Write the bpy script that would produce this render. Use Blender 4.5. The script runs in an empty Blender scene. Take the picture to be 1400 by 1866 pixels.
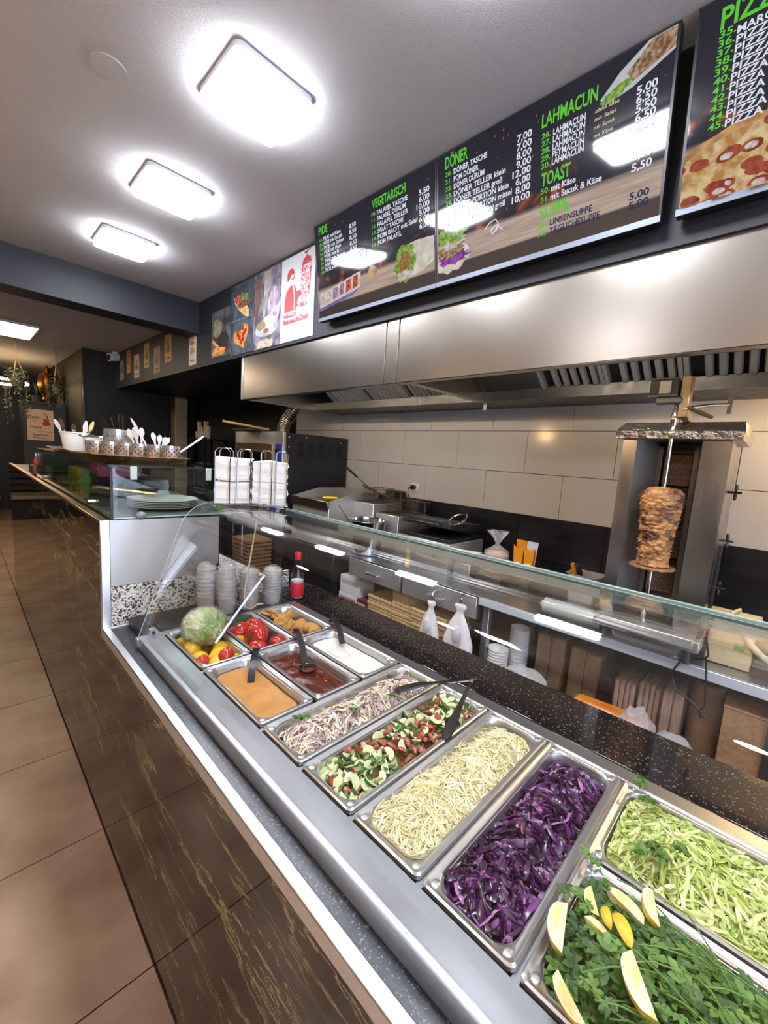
import bpy, bmesh, math, random
from mathutils import Vector, Matrix, noise as mnoise
random.seed(7)
SC = bpy.context.scene
COL = SC.collection
PI = math.pi
# ---------------------------------------------------------------- camera
CX, CY, CZ = -0.4937, -0.8515, 0.6822 + 0.97
FPX = 750.3
RR = Vector((0.69686859, -0.71405417, 0.06708802))     # right
RD = Vector((-0.04568273, -0.13754493, -0.9894415))    # down
RF = Vector((0.71574245, 0.68644594, -0.12847068))     # forward
cam_d = bpy.data.cameras.new('camera')
cam = bpy.data.objects.new('camera', cam_d); COL.objects.link(cam)
cam_d.sensor_fit = 'VERTICAL'; cam_d.sensor_height = 36.0
cam_d.lens = FPX * 36.0 / 1866.0
cam_d.clip_start = 0.02; cam_d.clip_end = 60
Mc = Matrix((( RR.x, -RD.x, -RF.x, CX), (RR.y, -RD.y, -RF.y, CY), (RR.z, -RD.z, -RF.z, CZ), (0, 0, 0, 1)))
cam.matrix_world = Mc
SC.camera = cam
def at(px, py, ax, val):
    """photo pixel -> the point of its ray on the plane axis=val"""
    d = RR * ((px - 700) / FPX) + RD * ((py - 933) / FPX) + RF
    o = Vector((CX, CY, CZ))
    return o + d * ((val - o[ax]) / d[ax])
# ---------------------------------------------------------------- world, exposure
w = bpy.data.worlds.new('world'); SC.world = w; w.use_nodes = True
w.node_tree.nodes['Background'].inputs[0].default_value = (0.62, 0.74, 1.0, 1)
w.node_tree.nodes['Background'].inputs[1].default_value = 3.0
SC.view_settings.view_transform = 'Standard'; SC.view_settings.look = 'None'
SC.view_settings.exposure = 1.2; SC.view_settings.gamma = 1.0
SC.view_settings.use_curve_mapping = False
SC.cycles.use_denoising = True
SC.cycles.max_bounces = 9; SC.cycles.transparent_max_bounces = 24
SC.cycles.caustics_reflective = False; SC.cycles.caustics_refractive = False
SC.cycles.sample_clamp_indirect = 6.0
LAMP = 27.0         # emission of the square ceiling lamps
# ---------------------------------------------------------------- materials
def lin(h):
    h = h.lstrip('#'); c = [int(h[i:i+2], 16) / 255 for i in (0, 2, 4)]
    return tuple(x / 12.92 if x <= 0.04045 else ((x + 0.055) / 1.055) ** 2.4 for x in c) + (1,)
MATS = {}
def nd(nt, t, **kw):
    n = nt.nodes.new(t)
    for k, v in kw.items(): setattr(n, k, v)
    return n
def coords(nt, scale=(1, 1, 1), rot=(0, 0, 0), kind='Object'):
    tc = nd(nt, 'ShaderNodeTexCoord'); mp = nd(nt, 'ShaderNodeMapping')
    mp.inputs['Scale'].default_value = scale; mp.inputs['Rotation'].default_value = rot
    nt.links.new(tc.outputs[kind], mp.inputs['Vector']); return mp.outputs[0]
def M(name, col, rough=.5, metal=0., noise=None, bump=None, emit=None, spec=.5, coat=0., trans=0., sss=0., alpha=1., stretch=(1, 1, 1), rnoise=None):
    """noise=(scale, colour2, lo, hi, detail)  bump=(scale, strength, distance)  rnoise=(scale, rough2)"""
    if name in MATS: return MATS[name]
    m = bpy.data.materials.new(name); m.use_nodes = True; nt = m.node_tree
    b = nt.nodes['Principled BSDF']
    b.inputs['Base Color'].default_value = lin(col)
    b.inputs['Roughness'].default_value = rough; b.inputs['Metallic'].default_value = metal
    b.inputs['Specular IOR Level'].default_value = spec
    b.inputs['Coat Weight'].default_value = coat; b.inputs['Coat Roughness'].default_value = .05
    b.inputs['Transmission Weight'].default_value = trans; b.inputs['Alpha'].default_value = alpha
    if sss:
        b.inputs['Subsurface Weight'].default_value = sss; b.inputs['Subsurface Radius'].default_value = (.01, .008, .004)
    v = coords(nt, stretch) if (noise or bump or rnoise) else None
    if noise:
        n = nd(nt, 'ShaderNodeTexNoise'); n.inputs['Scale'].default_value = noise[0]
        n.inputs['Detail'].default_value = noise[4] if len(noise) > 4 else 5
        r = nd(nt, 'ShaderNodeValToRGB'); r.color_ramp.elements[0].position = noise[2]; r.color_ramp.elements[1].position = noise[3]
        r.color_ramp.elements[0].color = lin(col); r.color_ramp.elements[1].color = lin(noise[1])
        nt.links.new(v, n.inputs['Vector']); nt.links.new(n.outputs[0], r.inputs[0]); nt.links.new(r.outputs[0], b.inputs['Base Color'])
    if rnoise:
        n = nd(nt, 'ShaderNodeTexNoise'); n.inputs['Scale'].default_value = rnoise[0]
        mr = nd(nt, 'ShaderNodeMapRange'); mr.inputs['From Min'].default_value = .3; mr.inputs['From Max'].default_value = .7
        mr.inputs['To Min'].default_value = rough; mr.inputs['To Max'].default_value = rnoise[1]
        nt.links.new(v, n.inputs['Vector']); nt.links.new(n.outputs[0], mr.inputs[0]); nt.links.new(mr.outputs[0], b.inputs['Roughness'])
    if bump:
        n = nd(nt, 'ShaderNodeTexNoise'); n.inputs['Scale'].default_value = bump[0]; n.inputs['Detail'].default_value = 4
        bp = nd(nt, 'ShaderNodeBump'); bp.inputs['Strength'].default_value = bump[1]; bp.inputs['Distance'].default_value = bump[2]
        nt.links.new(v, n.inputs['Vector']); nt.links.new(n.outputs[0], bp.inputs['Height']); nt.links.new(bp.outputs[0], b.inputs['Normal'])
    if emit:
        b.inputs['Emission Color'].default_value = lin(emit[0]); b.inputs['Emission Strength'].default_value = emit[1]
    MATS[name] = m; return m
def glassy(name, tint='#ffffff', rough=0., ior=1.5, haze=0., hazecol='#ffffff', bump=None):
    """thin clear sheet: transparent with Fresnel reflection, optional milky haze"""
    m = bpy.data.materials.new(name); m.use_nodes = True; nt = m.node_tree; nt.nodes.clear()
    out = nd(nt, 'ShaderNodeOutputMaterial'); tr = nd(nt, 'ShaderNodeBsdfTransparent'); gl = nd(nt, 'ShaderNodeBsdfGlossy')
    fr = nd(nt, 'ShaderNodeLayerWeight'); fr.inputs['Blend'].default_value = .5; mx = nd(nt, 'ShaderNodeMixShader')
    f0 = ((ior - 1) / (ior + 1)) ** 2; pw = nd(nt, 'ShaderNodeMath', operation='POWER'); pw.inputs[1].default_value = 5
    ml = nd(nt, 'ShaderNodeMath', operation='MULTIPLY_ADD'); ml.inputs[1].default_value = 1 - f0; ml.inputs[2].default_value = f0
    nt.links.new(fr.outputs['Facing'], pw.inputs[0]); nt.links.new(pw.outputs[0], ml.inputs[0])
    tr.inputs[0].default_value = lin(tint); gl.inputs['Roughness'].default_value = rough
    gl.inputs[0].default_value = (1, 1, 1, 1)
    nt.links.new(ml.outputs[0], mx.inputs[0]); nt.links.new(tr.outputs[0], mx.inputs[1]); nt.links.new(gl.outputs[0], mx.inputs[2])
    if bump:
        v = coords(nt); n = nd(nt, 'ShaderNodeTexNoise'); n.inputs['Scale'].default_value = bump[0]; n.inputs['Distortion'].default_value = 1.5
        bp = nd(nt, 'ShaderNodeBump'); bp.inputs['Strength'].default_value = bump[1]; bp.inputs['Distance'].default_value = bump[2]
        nt.links.new(v, n.inputs['Vector']); nt.links.new(n.outputs[0], bp.inputs['Height'])
        nt.links.new(bp.outputs[0], gl.inputs['Normal']); nt.links.new(bp.outputs[0], fr.inputs['Normal'])
    last = mx
    if haze:
        df = nd(nt, 'ShaderNodeBsdfDiffuse'); df.inputs[0].default_value = lin(hazecol)
        m2 = nd(nt, 'ShaderNodeMixShader'); m2.inputs[0].default_value = haze
        nt.links.new(mx.outputs[0], m2.inputs[1]); nt.links.new(df.outputs[0], m2.inputs[2]); last = m2
    nt.links.new(last.outputs[0], out.inputs[0]); MATS[name] = m; return m
def speckle(name, cols, scale, rough):
    """granite: voronoi cells coloured by a stepped ramp; cols=[(pos,hex),...]"""
    m = bpy.data.materials.new(name); m.use_nodes = True; nt = m.node_tree; b = nt.nodes['Principled BSDF']
    b.inputs['Roughness'].default_value = rough
    v = coords(nt); vo = nd(nt, 'ShaderNodeTexVoronoi'); vo.inputs['Scale'].default_value = scale
    sp = nd(nt, 'ShaderNodeSeparateColor'); r = nd(nt, 'ShaderNodeValToRGB'); r.color_ramp.interpolation = 'CONSTANT'
    el = r.color_ramp.elements
    while len(el) < len(cols): el.new(.5)
    for e, (p, c) in zip(el, cols): e.position = p; e.color = lin(c)
    nt.links.new(v, vo.inputs['Vector']); nt.links.new(vo.outputs['Color'], sp.inputs[0]); nt.links.new(sp.outputs[0], r.inputs[0])
    nt.links.new(r.outputs[0], b.inputs['Base Color']); MATS[name] = m; return m
def marble(name, base, vein, rot, scale=1.):
    m = bpy.data.materials.new(name); m.use_nodes = True; nt = m.node_tree; b = nt.nodes['Principled BSDF']
    b.inputs['Roughness'].default_value = .03; b.inputs['Specular IOR Level'].default_value = .4
    tc = nd(nt, 'ShaderNodeTexCoord')
    outs = []
    for k, (sc, wd, st) in enumerate(((2.2, .013, (1, .5, 2.1)), (4.6, .010, (1, .45, 2.6)))):
        mp = nd(nt, 'ShaderNodeMapping'); mp.inputs['Rotation'].default_value = rot; mp.inputs['Scale'].default_value = st
        mp.inputs['Location'].default_value = (k * 3.1, k * 1.7, k)
        nt.links.new(tc.outputs['Object'], mp.inputs[0])
        n = nd(nt, 'ShaderNodeTexNoise'); n.inputs['Scale'].default_value = sc * scale; n.inputs['Detail'].default_value = 7; n.inputs['Roughness'].default_value = .62
        nt.links.new(mp.outputs[0], n.inputs['Vector'])
        s = nd(nt, 'ShaderNodeMath', operation='SUBTRACT'); s.inputs[1].default_value = .5; nt.links.new(n.outputs[0], s.inputs[0])
        a = nd(nt, 'ShaderNodeMath', operation='ABSOLUTE'); nt.links.new(s.outputs[0], a.inputs[0])
        mr = nd(nt, 'ShaderNodeMapRange'); mr.inputs['From Min'].default_value = wd * .3; mr.inputs['From Max'].default_value = wd
        mr.inputs['To Min'].default_value = 1; mr.inputs['To Max'].default_value = 0; nt.links.new(a.outputs[0], mr.inputs[0])
        n2 = nd(nt, 'ShaderNodeTexNoise'); n2.inputs['Scale'].default_value = 3.2 * scale; nt.links.new(mp.outputs[0], n2.inputs['Vector'])
        m2 = nd(nt, 'ShaderNodeMapRange'); m2.inputs['From Min'].default_value = .43; m2.inputs['From Max'].default_value = .58; nt.links.new(n2.outputs[0], m2.inputs[0])
        mu = nd(nt, 'ShaderNodeMath', operation='MULTIPLY'); nt.links.new(mr.outputs[0], mu.inputs[0]); nt.links.new(m2.outputs[0], mu.inputs[1]); outs.append(mu)
    ad = nd(nt, 'ShaderNodeMath', operation='MAXIMUM'); nt.links.new(outs[0].outputs[0], ad.inputs[0]); nt.links.new(outs[1].outputs[0], ad.inputs[1])
    mx = nd(nt, 'ShaderNodeMix', data_type='RGBA'); mx.inputs[6].default_value = lin(base); mx.inputs[7].default_value = lin(vein)
    nt.links.new(ad.outputs[0], mx.inputs[0]); nt.links.new(mx.outputs[2], b.inputs['Base Color']); MATS[name] = m; return m
def emission(name, col, s):
    m = bpy.data.materials.new(name); m.use_nodes = True; nt = m.node_tree; nt.nodes.clear()
    e = nd(nt, 'ShaderNodeEmission'); e.inputs[0].default_value = lin(col); e.inputs[1].default_value = s
    o = nd(nt, 'ShaderNodeOutputMaterial'); nt.links.new(e.outputs[0], o.inputs[0]); MATS[name] = m; return m
# steels
STEEL = M('brushed_steel', '#b9bcc0', .3, 1., noise=(6, '#9da1a6', .35, .7, 3), rnoise=(30, .4), stretch=(1, .04, 1))
STEELV = M('steel_sheet', '#cfcdc9', .36, .75, noise=(4, '#b3b0ab', .3, .7, 5), rnoise=(9, .5), stretch=(1, 1, .3))
PANST = M('pan_steel', '#cbcdcf', .28, .9, rnoise=(25, .36))
HOODST = M('hood_steel', '#a8a29b', .29, 1., noise=(2.2, '#9c958d', .3, .7, 2), stretch=(1, .8, .25))
CHROME = M('chrome', '#d8d9da', .1, 1.)
DSTEEL = M('dark_steel', '#6a6763', .42, 1., rnoise=(20, .6))
ALU = M('aluminium_trim', '#e4e6e9', .28, 1., rnoise=(12, .38))
BLACKP = M('black_plastic', '#101012', .35)
NAVY = M('navy_paint', '#191c26', .55, bump=(220, .1, .002))
DARKW = M('dark_panel', '#090a0d', .6)
WHITEP = M('white_plastic', '#eeeeec', .35)
GLASS = glassy('clear_glass')
CASEGL = glassy('case_glass', '#f1f7f5')
GLEDGE = M('glass_edge_green', '#a8c9c4', .15, spec=.6)
CLING = glassy('cling_film', '#fafafa', .10, 1.7, .04, '#ffffff', bump=(38, .8, .01))
CLEARPL = glassy('clear_plastic', '#fcfcfc', .1, 1.5, .22, '#ffffff')
CARD = M('brown_cardboard', '#a07a56', .85, noise=(60, '#8d6a49', .4, .6))
# ---------------------------------------------------------------- mesh building
class MB:
    def __init__(s): s.v = []; s.f = []; s.m = []; s.X = Matrix.Identity(4)
    def xf(s, m): s.X = m; return s
    def add(s, vs, fs, mi=0):
        o = len(s.v); X = s.X
        s.v += [X @ Vector(p) for p in vs]; s.f += [tuple(i + o for i in f) for f in fs]; s.m += [mi] * len(fs); return s
    def box(s, x0, x1, y0, y1, z0, z1, bev=0., mi=0):
        if x0 > x1: x0, x1 = x1, x0
        if y0 > y1: y0, y1 = y1, y0
        if z0 > z1: z0, z1 = z1, z0
        if bev <= 0:
            return s.add([(x, y, z) for z in (z0, z1) for y in (y0, y1) for x in (x0, x1)],
                         [(0, 2, 3, 1), (4, 5, 7, 6), (0, 1, 5, 4), (2, 6, 7, 3), (0, 4, 6, 2), (1, 3, 7, 5)], mi)
        b = min(bev, (x1 - x0) * .49, (y1 - y0) * .49, (z1 - z0) * .49)
        vs = []; idx = {}
        for cx in (0, 1):
            for cy in (0, 1):
                for cz in (0, 1):
                    P = ((x0, x1)[cx], (y0, y1)[cy], (z0, z1)[cz]); D = (b if cx == 0 else -b, b if cy == 0 else -b, b if cz == 0 else -b)
                    for a in range(3):
                        q = list(P)
                        for k in range(3):
                            if k != a: q[k] += D[k]
                        idx[(cx, cy, cz, a)] = len(vs); vs.append(q)
        fs = []
        for a in range(3):
            u, w_ = [k for k in range(3) if k != a]
            for sd in (0, 1):
                f = []
                for cu, cw in ((0, 0), (1, 0), (1, 1), (0, 1)):
                    c = [0, 0, 0]; c[a] = sd; c[u] = cu; c[w_] = cw; f.append(idx[(*c, a)])
                fs.append(f)
            for cu in (0, 1):
                for cw in (0, 1):
                    c0 = [0, 0, 0]; c1 = [0, 0, 0]; c0[u] = c1[u] = cu; c0[w_] = c1[w_] = cw; c1[a] = 1
                    fs.append([idx[(*c0, u)], idx[(*c1, u)], idx[(*c1, w_)], idx[(*c0, w_)]])
        for cx in (0, 1):
            for cy in (0, 1):
                for cz in (0, 1): fs.append([idx[(cx, cy, cz, a)] for a in range(3)])
        return s.add(vs, fs, mi)
    def loft(s, loops, cap0=True, cap1=True, closed=True, mi=0):
        n = len(loops[0]); vs = [p for l in loops for p in l]; fs = []
        for i in range(len(loops) - 1):
            for j in range(n if closed else n - 1):
                k = (j + 1) % n; fs.append((i * n + j, i * n + k, (i + 1) * n + k, (i + 1) * n + j))
        if cap0: fs.append(tuple(range(n))[::-1])
        if cap1: fs.append(tuple(range((len(loops) - 1) * n, len(loops) * n)))
        return s.add(vs, fs, mi)
    def cyl(s, p0, p1, r0, r1=None, n=16, mi=0, caps=True):
        p0 = Vector(p0); p1 = Vector(p1); r1 = r0 if r1 is None else r1
        d = (p1 - p0).normalized(); a = d.orthogonal().normalized(); b = d.cross(a)
        L = [[p + (a * math.cos(2 * PI * i / n) + b * math.sin(2 * PI * i / n)) * r for i in range(n)] for p, r in ((p0, r0), (p1, r1))]
        return s.loft(L, caps, caps, mi=mi)
    def tube(s, pts, r, n=8, mi=0, closed=False):
        pts = [Vector(p) for p in pts]; L = []; a = None; N = len(pts)
        for i, p in enumerate(pts):
            d = (pts[(i + 1) % N if closed else min(i + 1, N - 1)] - pts[(i - 1) % N if closed else max(i - 1, 0)])
            d = d.normalized() if d.length > 1e-9 else Vector((0, 0, 1))
            if a is None: a = d.orthogonal().normalized()
            a = (a - d * a.dot(d)); a = a.normalized() if a.length > 1e-6 else d.orthogonal().normalized()
            b = d.cross(a); rr = r[i] if isinstance(r, (list, tuple)) else r
            L.append([p + (a * math.cos(2 * PI * j / n) + b * math.sin(2 * PI * j / n)) * rr for j in range(n)])
        if closed: L.append(L[0]); return s.loft(L, False, False, mi=mi)
        return s.loft(L, mi=mi)
    def lathe(s, prof, c=(0, 0, 0), n=28, mi=0, cap0=True, cap1=True, wob=None):
        L = []
        for r, z in prof:
            L.append([(c[0] + (r + (wob(a, z, r) if wob else 0)) * math.cos(a), c[1] + (r + (wob(a, z, r) if wob else 0)) * math.sin(a), c[2] + z) for a in [2 * PI * i / n for i in range(n)]])
        return s.loft(L, cap0, cap1, mi=mi)
    def prism(s, poly, ax, a, b, mi=0):
        """extrude a 2-D outline along axis ax from a to b; poly is in the remaining two axes in order"""
        def P(u, v_, t):
            q = [u, v_]; q.insert(ax, t); return q
        return s.loft([[P(u, v_, t) for u, v_ in poly] for t in (a, b)], mi=mi)
    def quad(s, a, b, c, d, mi=0): return s.add([a, b, c, d], [(0, 1, 2, 3)], mi)
    def poly(s, pts, mi=0): return s.add(pts, [tuple(range(len(pts)))], mi)
    def grid(s, fn, nu, nv, mi=0):
        vs = [fn(i / nu, j / nv) for j in range(nv + 1) for i in range(nu + 1)]
        return s.add(vs, [(j * (nu + 1) + i, j * (nu + 1) + i + 1, (j + 1) * (nu + 1) + i + 1, (j + 1) * (nu + 1) + i) for j in range(nv) for i in range(nu)], mi)
    def ball(s, c, r, n=20, m=12, fn=None, mi=0):
        c = Vector(c); r = r if isinstance(r, (tuple, list)) else (r, r, r); L = []
        for j in range(1, m):
            t = PI * j / m; row = []
            for i in range(n):
                p = 2 * PI * i / n; d = Vector((math.sin(t) * math.cos(p), math.sin(t) * math.sin(p), -math.cos(t)))
                k = fn(d) if fn else 1
                row.append(c + Vector((d.x * r[0], d.y * r[1], d.z * r[2])) * k)
            L.append(row)
        o = len(s.v); s.loft(L, False, False, mi=mi)
        kb = fn(Vector((0, 0, -1))) if fn else 1; kt = fn(Vector((0, 0, 1))) if fn else 1
        b = len(s.v); s.v += [s.X @ (c - Vector((0, 0, r[2] * kb))), s.X @ (c + Vector((0, 0, r[2] * kt)))]
        top = o + (m - 2) * n
        for i in range(n):
            k = (i + 1) % n; s.f += [(b, o + k, o + i), (b + 1, top + i, top + k)]; s.m += [mi, mi]
        return s
def origin(o):
    v = Vector((0, 0, 0))
    while o is not None: v += o.location; o = o.parent
    return v
def tag(o, label=None, cat=None, group=None, kind=None):
    for k, x in (('label', label), ('category', cat), ('group', group), ('kind', kind)):
        if x: o[k] = x
    return o
def obj(name, mb, mats, parent=None, label=None, cat=None, group=None, kind=None, smooth=True, ang=38, base=None):
    """link a builder as one mesh object; world-space verts; top-level origin at the base of the thing"""
    mats = mats if isinstance(mats, (list, tuple)) else [mats]
    me = bpy.data.meshes.new(name)
    if parent is not None: org = origin(parent)
    elif base is not None: org = Vector(base)
    else:
        xs = [p.x for p in mb.v]; ys = [p.y for p in mb.v]; zs = [p.z for p in mb.v]
        org = Vector(((min(xs) + max(xs)) / 2, (min(ys) + max(ys)) / 2, min(zs)))
    me.from_pydata([tuple(p - org) for p in mb.v], [], mb.f)
    for m in mats: me.materials.append(m)
    if len(mats) > 1: me.polygons.foreach_set('material_index', mb.m)
    bm = bmesh.new(); bm.from_mesh(me); bmesh.ops.recalc_face_normals(bm, faces=bm.faces); bm.to_mesh(me); bm.free()
    if smooth:
        me.polygons.foreach_set('use_smooth', [True] * len(me.polygons)); me.set_sharp_from_angle(angle=math.radians(ang))
    me.update()
    o = bpy.data.objects.new(name, me); COL.objects.link(o)
    if parent is not None: o.parent = parent
    else: o.location = org
    return tag(o, label, cat, group, kind)
def thing(name, label, cat, loc, group=None, kind=None):
    o = bpy.data.objects.new(name, None); COL.objects.link(o); o.location = loc; o.empty_display_size = .05
    return tag(o, label, cat, group, kind)
def dup(src, loc=None, rot=None, label=None, parent=None):
    c = src.copy(); COL.objects.link(c); c.parent = parent
    if loc is not None: c.location = loc
    if rot is not None: c.rotation_euler = rot
    if label: c['label'] = label
    for ch in list(src.children): dup(ch, parent=c)
    return c
def T(x, y, z): return Matrix.Translation((x, y, z))
def Rz(a): return Matrix.Rotation(a, 4, 'Z')
def Rx(a): return Matrix.Rotation(a, 4, 'X')
def Ry(a): return Matrix.Rotation(a, 4, 'Y')
# ---------------------------------------------------------------- lettering
def text_geo(items):
    """items: (string, size, bold offset, align) -> list of (verts, faces) in the xy plane"""
    obs = []
    for s, size, off, al in items:
        c = bpy.data.curves.new('lettering', 'FONT'); c.body = s; c.size = size; c.offset = off; c.align_x = al
        c.resolution_u = 3; c.fill_mode = 'FRONT'
        o = bpy.data.objects.new('lettering', c); COL.objects.link(o); obs.append(o)
    bpy.context.view_layer.update(); dg = bpy.context.evaluated_depsgraph_get(); res = []
    for o in obs:
        e = o.evaluated_get(dg); me = e.to_mesh()
        res.append(([tuple(v.co) for v in me.vertices], [tuple(p.vertices) for p in me.polygons])); e.to_mesh_clear()
    for o in obs:
        c = o.data; bpy.data.objects.remove(o); bpy.data.curves.remove(c)
    return res
# ================================================================ the setting
ZC, ZF, XS, ZS = 3.05, 2.935, 1.235, 2.43      # ceiling, far ceiling, upper wall face, its lower edge
YB0, YB1, ZB = 3.516, 3.775, 2.75              # ceiling beam
XW, XF = 2.40, -0.128                          # tiled back wall, counter front
XL, YN, YFAR = -3.2, -3.4, 11.2
def struct(name, mb, mats, parent=None, **k): return obj(name, mb, mats, parent, kind='structure' if parent is None else None, base=(0, 0, 0), **k)
WALLP = M('ceiling_paint', '#b3b0b2', .9, bump=(260, .35, .004))
FTILE = M('floor_tile', '#a98e78', .42, noise=(3.6, '#8a6f5a', .34, .66, 9), bump=(90, .05, .002))
GROUT = M('dark_grout', '#2b2420', .8)
fl = struct('floor', MB().box(XL, XW + .1, YN, YFAR, -.1, -.004), GROUT)
tm = None
for i in range(7):
    for j in range(-5, 17):
        x1 = -.128 + .655 * 1 - i * .655; y0 = .381 + j * .655
        if x1 - .655 < XL - .3: continue
        if tm is None:
            t0 = MB().box(.003, .652, .003, .652, -.02, 0, .0012); tl = obj('tile', t0, FTILE, fl, smooth=False); tl.location = (x1 - .655, y0, 0); tm = tl.data
        else:
            tl = bpy.data.objects.new('tile', tm); COL.objects.link(tl); tl.parent = fl; tl.location = (x1 - .655, y0, 0)
ce = MB().box(XL, XW + .1, YN, YB0 + .1, ZC, ZC + .1); ce.box(XL, XW + .1, YB1 - .1, YFAR, ZF, ZC + .1)
struct('ceiling', ce, WALLP)
struct('trim_1', MB().box(XL, XS + .02, YB0, YB1, ZB, ZC + .02, .004), NAVY)
struct('wall_upper', MB().box(XS, XW + .05, YN, 6.62, ZS, ZC + .05), NAVY)
struct('wall_left', MB().box(XL - .1, XL, YN, YFAR, 0, ZC), M('left_wall_paint', '#5f4d40', .8))
wf = MB(); wf.box(XL, XW, YN - .12, YN, 0, .35); wf.box(XL, XW, YN - .12, YN, 2.6, ZC); wf.box(XL, -2.7, YN - .12, YN, .35, 2.6); wf.box(1.0, XW, YN - .12, YN, .35, 2.6)
struct('wall_front', wf, M('front_wall_paint', '#77726e', .8))
w1 = MB()
for x in (-2.7, -.88, .95): w1.box(x, x + .05, YN - .08, YN - .02, .35, 2.6)
w1.box(-2.7, 1., YN - .08, YN - .02, .35, .4); w1.box(-2.7, 1., YN - .08, YN - .02, 2.55, 2.6)
win = struct('window_1', w1, M('window_frame_grey', '#3b3d40', .5))
obj('pane', MB().box(-2.65, .95, YN - .055, YN - .045, .4, 2.55), GLASS, win)
SLATW = M('ribbed_dark_panel', '#0b0b0e', .5)
struct('wall_far', MB().box(XL, .82, YFAR, YFAR + .1, 0, ZF), SLATW)
rib = None
wfar = bpy.data.objects['wall_far']
for k in range(26):
    if rib is None:
        rib = obj('slat', MB().box(0, .05, -.02, 0, 0, 2.9), SLATW, wfar, smooth=False); rib.location = (-1.2, YFAR, 0)
    else:
        r2 = rib.copy(); COL.objects.link(r2); r2.location = (-1.2 + .077 * k, YFAR, 0)
bk = MB().box(.82, XW + .1, 6.62, YFAR, 0, ZF)
struct('wall_inner', bk, M('black_wall', '#050608', .6))
struct('trim_2', MB().box(.815, .835, 6.605, 6.625, 1.35, ZF), M('corner_profile', '#4c4640', .3, 1.))
# back wall with large tiles
wb = struct('wall_back', MB().box(XW + .012, XW + .15, YN, 6.7, 0, ZC), M('tile_joint', '#4e4a45', .8))
WT = M('white_wall_tile', '#cfc8c0', .13, noise=(3, '#c8c0b7', .3, .7, 3), spec=.5)
BT = M('black_wall_tile', '#17171c', .28, noise=(7, '#26272e', .4, .75, 6), stretch=(1, .5, 3))
rows = ((.70, 1.005, .531, BT), (1.005, 1.31, .531, BT), (1.31, 1.615, .245, WT), (1.615, 1.92, .531, WT), (1.92, 2.225, .228, WT), (2.225, 2.53, .531, WT))
for z0, z1, yj, m in rows:
    y = yj - 6 * .597
    while y < 3.5:
        a, b_ = max(y, YN), min(y + .597, 3.5)
        if b_ - a > .02: obj('tile', MB().box(XW, XW + .02, a + .0018, b_ - .0018, z0 + .0018, z1 - .0018, .001), m, wb, smooth=False)
        y += .597
struct('wall_inner_side', MB().box(XW - .01, XW + .02, 3.5, 6.62, 0, ZS), DARKW)
# tiled pillar at the back of the dark bar corner
pl = struct('trim_3', MB().box(2.02, 2.2, 6.42, 6.62, 0, ZS), M('pillar_joint', '#5a4c3c', .8))
for k in range(8): obj('tile', MB().box(2.015, 2.205, 6.415, 6.43, k * .3 + .003, min(k * .3 + .297, ZS), .001), M('pillar_tile', '#a8977d', .4), pl, smooth=False)
# ---------------------------------------------------------------- ceiling lamps
LEM = emission('lamp_diffuser', '#f2f6ff', LAMP)
LFR = M('lamp_frame', '#c9ccd2', .5)
def rrect(x0, x1, y0, y1, r, z, n=5):
    out = []
    for cx, cy, a0 in ((x1 - r, y1 - r, 0), (x0 + r, y1 - r, PI / 2), (x0 + r, y0 + r, PI), (x1 - r, y0 + r, 1.5 * PI)):
        out += [(cx + r * math.cos(a0 + PI / 2 * k / n), cy + r * math.sin(a0 + PI / 2 * k / n), z) for k in range(n + 1)]
    return out
lamp0 = thing('ceiling_lamp', 'square white LED ceiling lamp', 'lamp', (.40, .86, ZC), 'square ceiling lamps in a row')
x0, x1, y0, y1 = .40 - .165, .40 + .165, .86 - .165, .86 + .165
obj('base_plate', MB().loft([rrect(x0, x1, y0, y1, .03, ZC - .002), rrect(x0, x1, y0, y1, .03, ZC - .022)]), LFR, lamp0)
obj('diffuser', MB().loft([rrect(x0 + .006, x1 - .006, y0 + .006, y1 - .006, .03, ZC - .022), rrect(x0 + .006, x1 - .006, y0 + .006, y1 - .006, .03, ZC - .045), rrect(x0 + .03, x1 - .03, y0 + .03, y1 - .03, .03, ZC - .058)]), LEM, lamp0)
LL = ['square ceiling lamp next to the round cover plate on the ceiling', 'middle square ceiling lamp of the row, between its two neighbours', 'square ceiling lamp next to the dark ceiling beam']
lamp0['label'] = LL[0]
for k, y in enumerate((1.80, 2.72)): dup(lamp0, (.40, y, ZC), label=LL[k + 1])
for k, y in enumerate((-.15, -1.15, -2.15)): dup(lamp0, (.40, y, ZC), label='square ceiling lamp over the shop entrance end of the counter')
# unseen lamps added over the customer side for more light
for y in (-1.6, .6): dup(lamp0, (-1.9, y, ZC), label='added unseen ceiling lamp over the customer aisle by the left wall')
obj('ceiling_patch', MB().cyl(at(198, 122, 2, ZC) - Vector((0, 0, .0025)), at(198, 122, 2, ZC) + Vector((0, 0, .001)), .06, n=32), WALLP, label='round painted-over cover plate on the white ceiling', cat='cover plate')
# far warm panel
fp = thing('ceiling_panel_lamp', 'long warm white panel lamp on the ceiling behind the dark beam', 'lamp', (.0, 6.2, ZF))
obj('panel_frame', MB().box(-.62, .26, 5.75, 6.65, ZF - .03, ZF - .001, .004), LFR, fp)
obj('diffuser', MB().box(-.60, .24, 5.77, 6.63, ZF - .036, ZF - .03), emission('warm_diffuser', '#ffe6c4', 9), fp)
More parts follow.
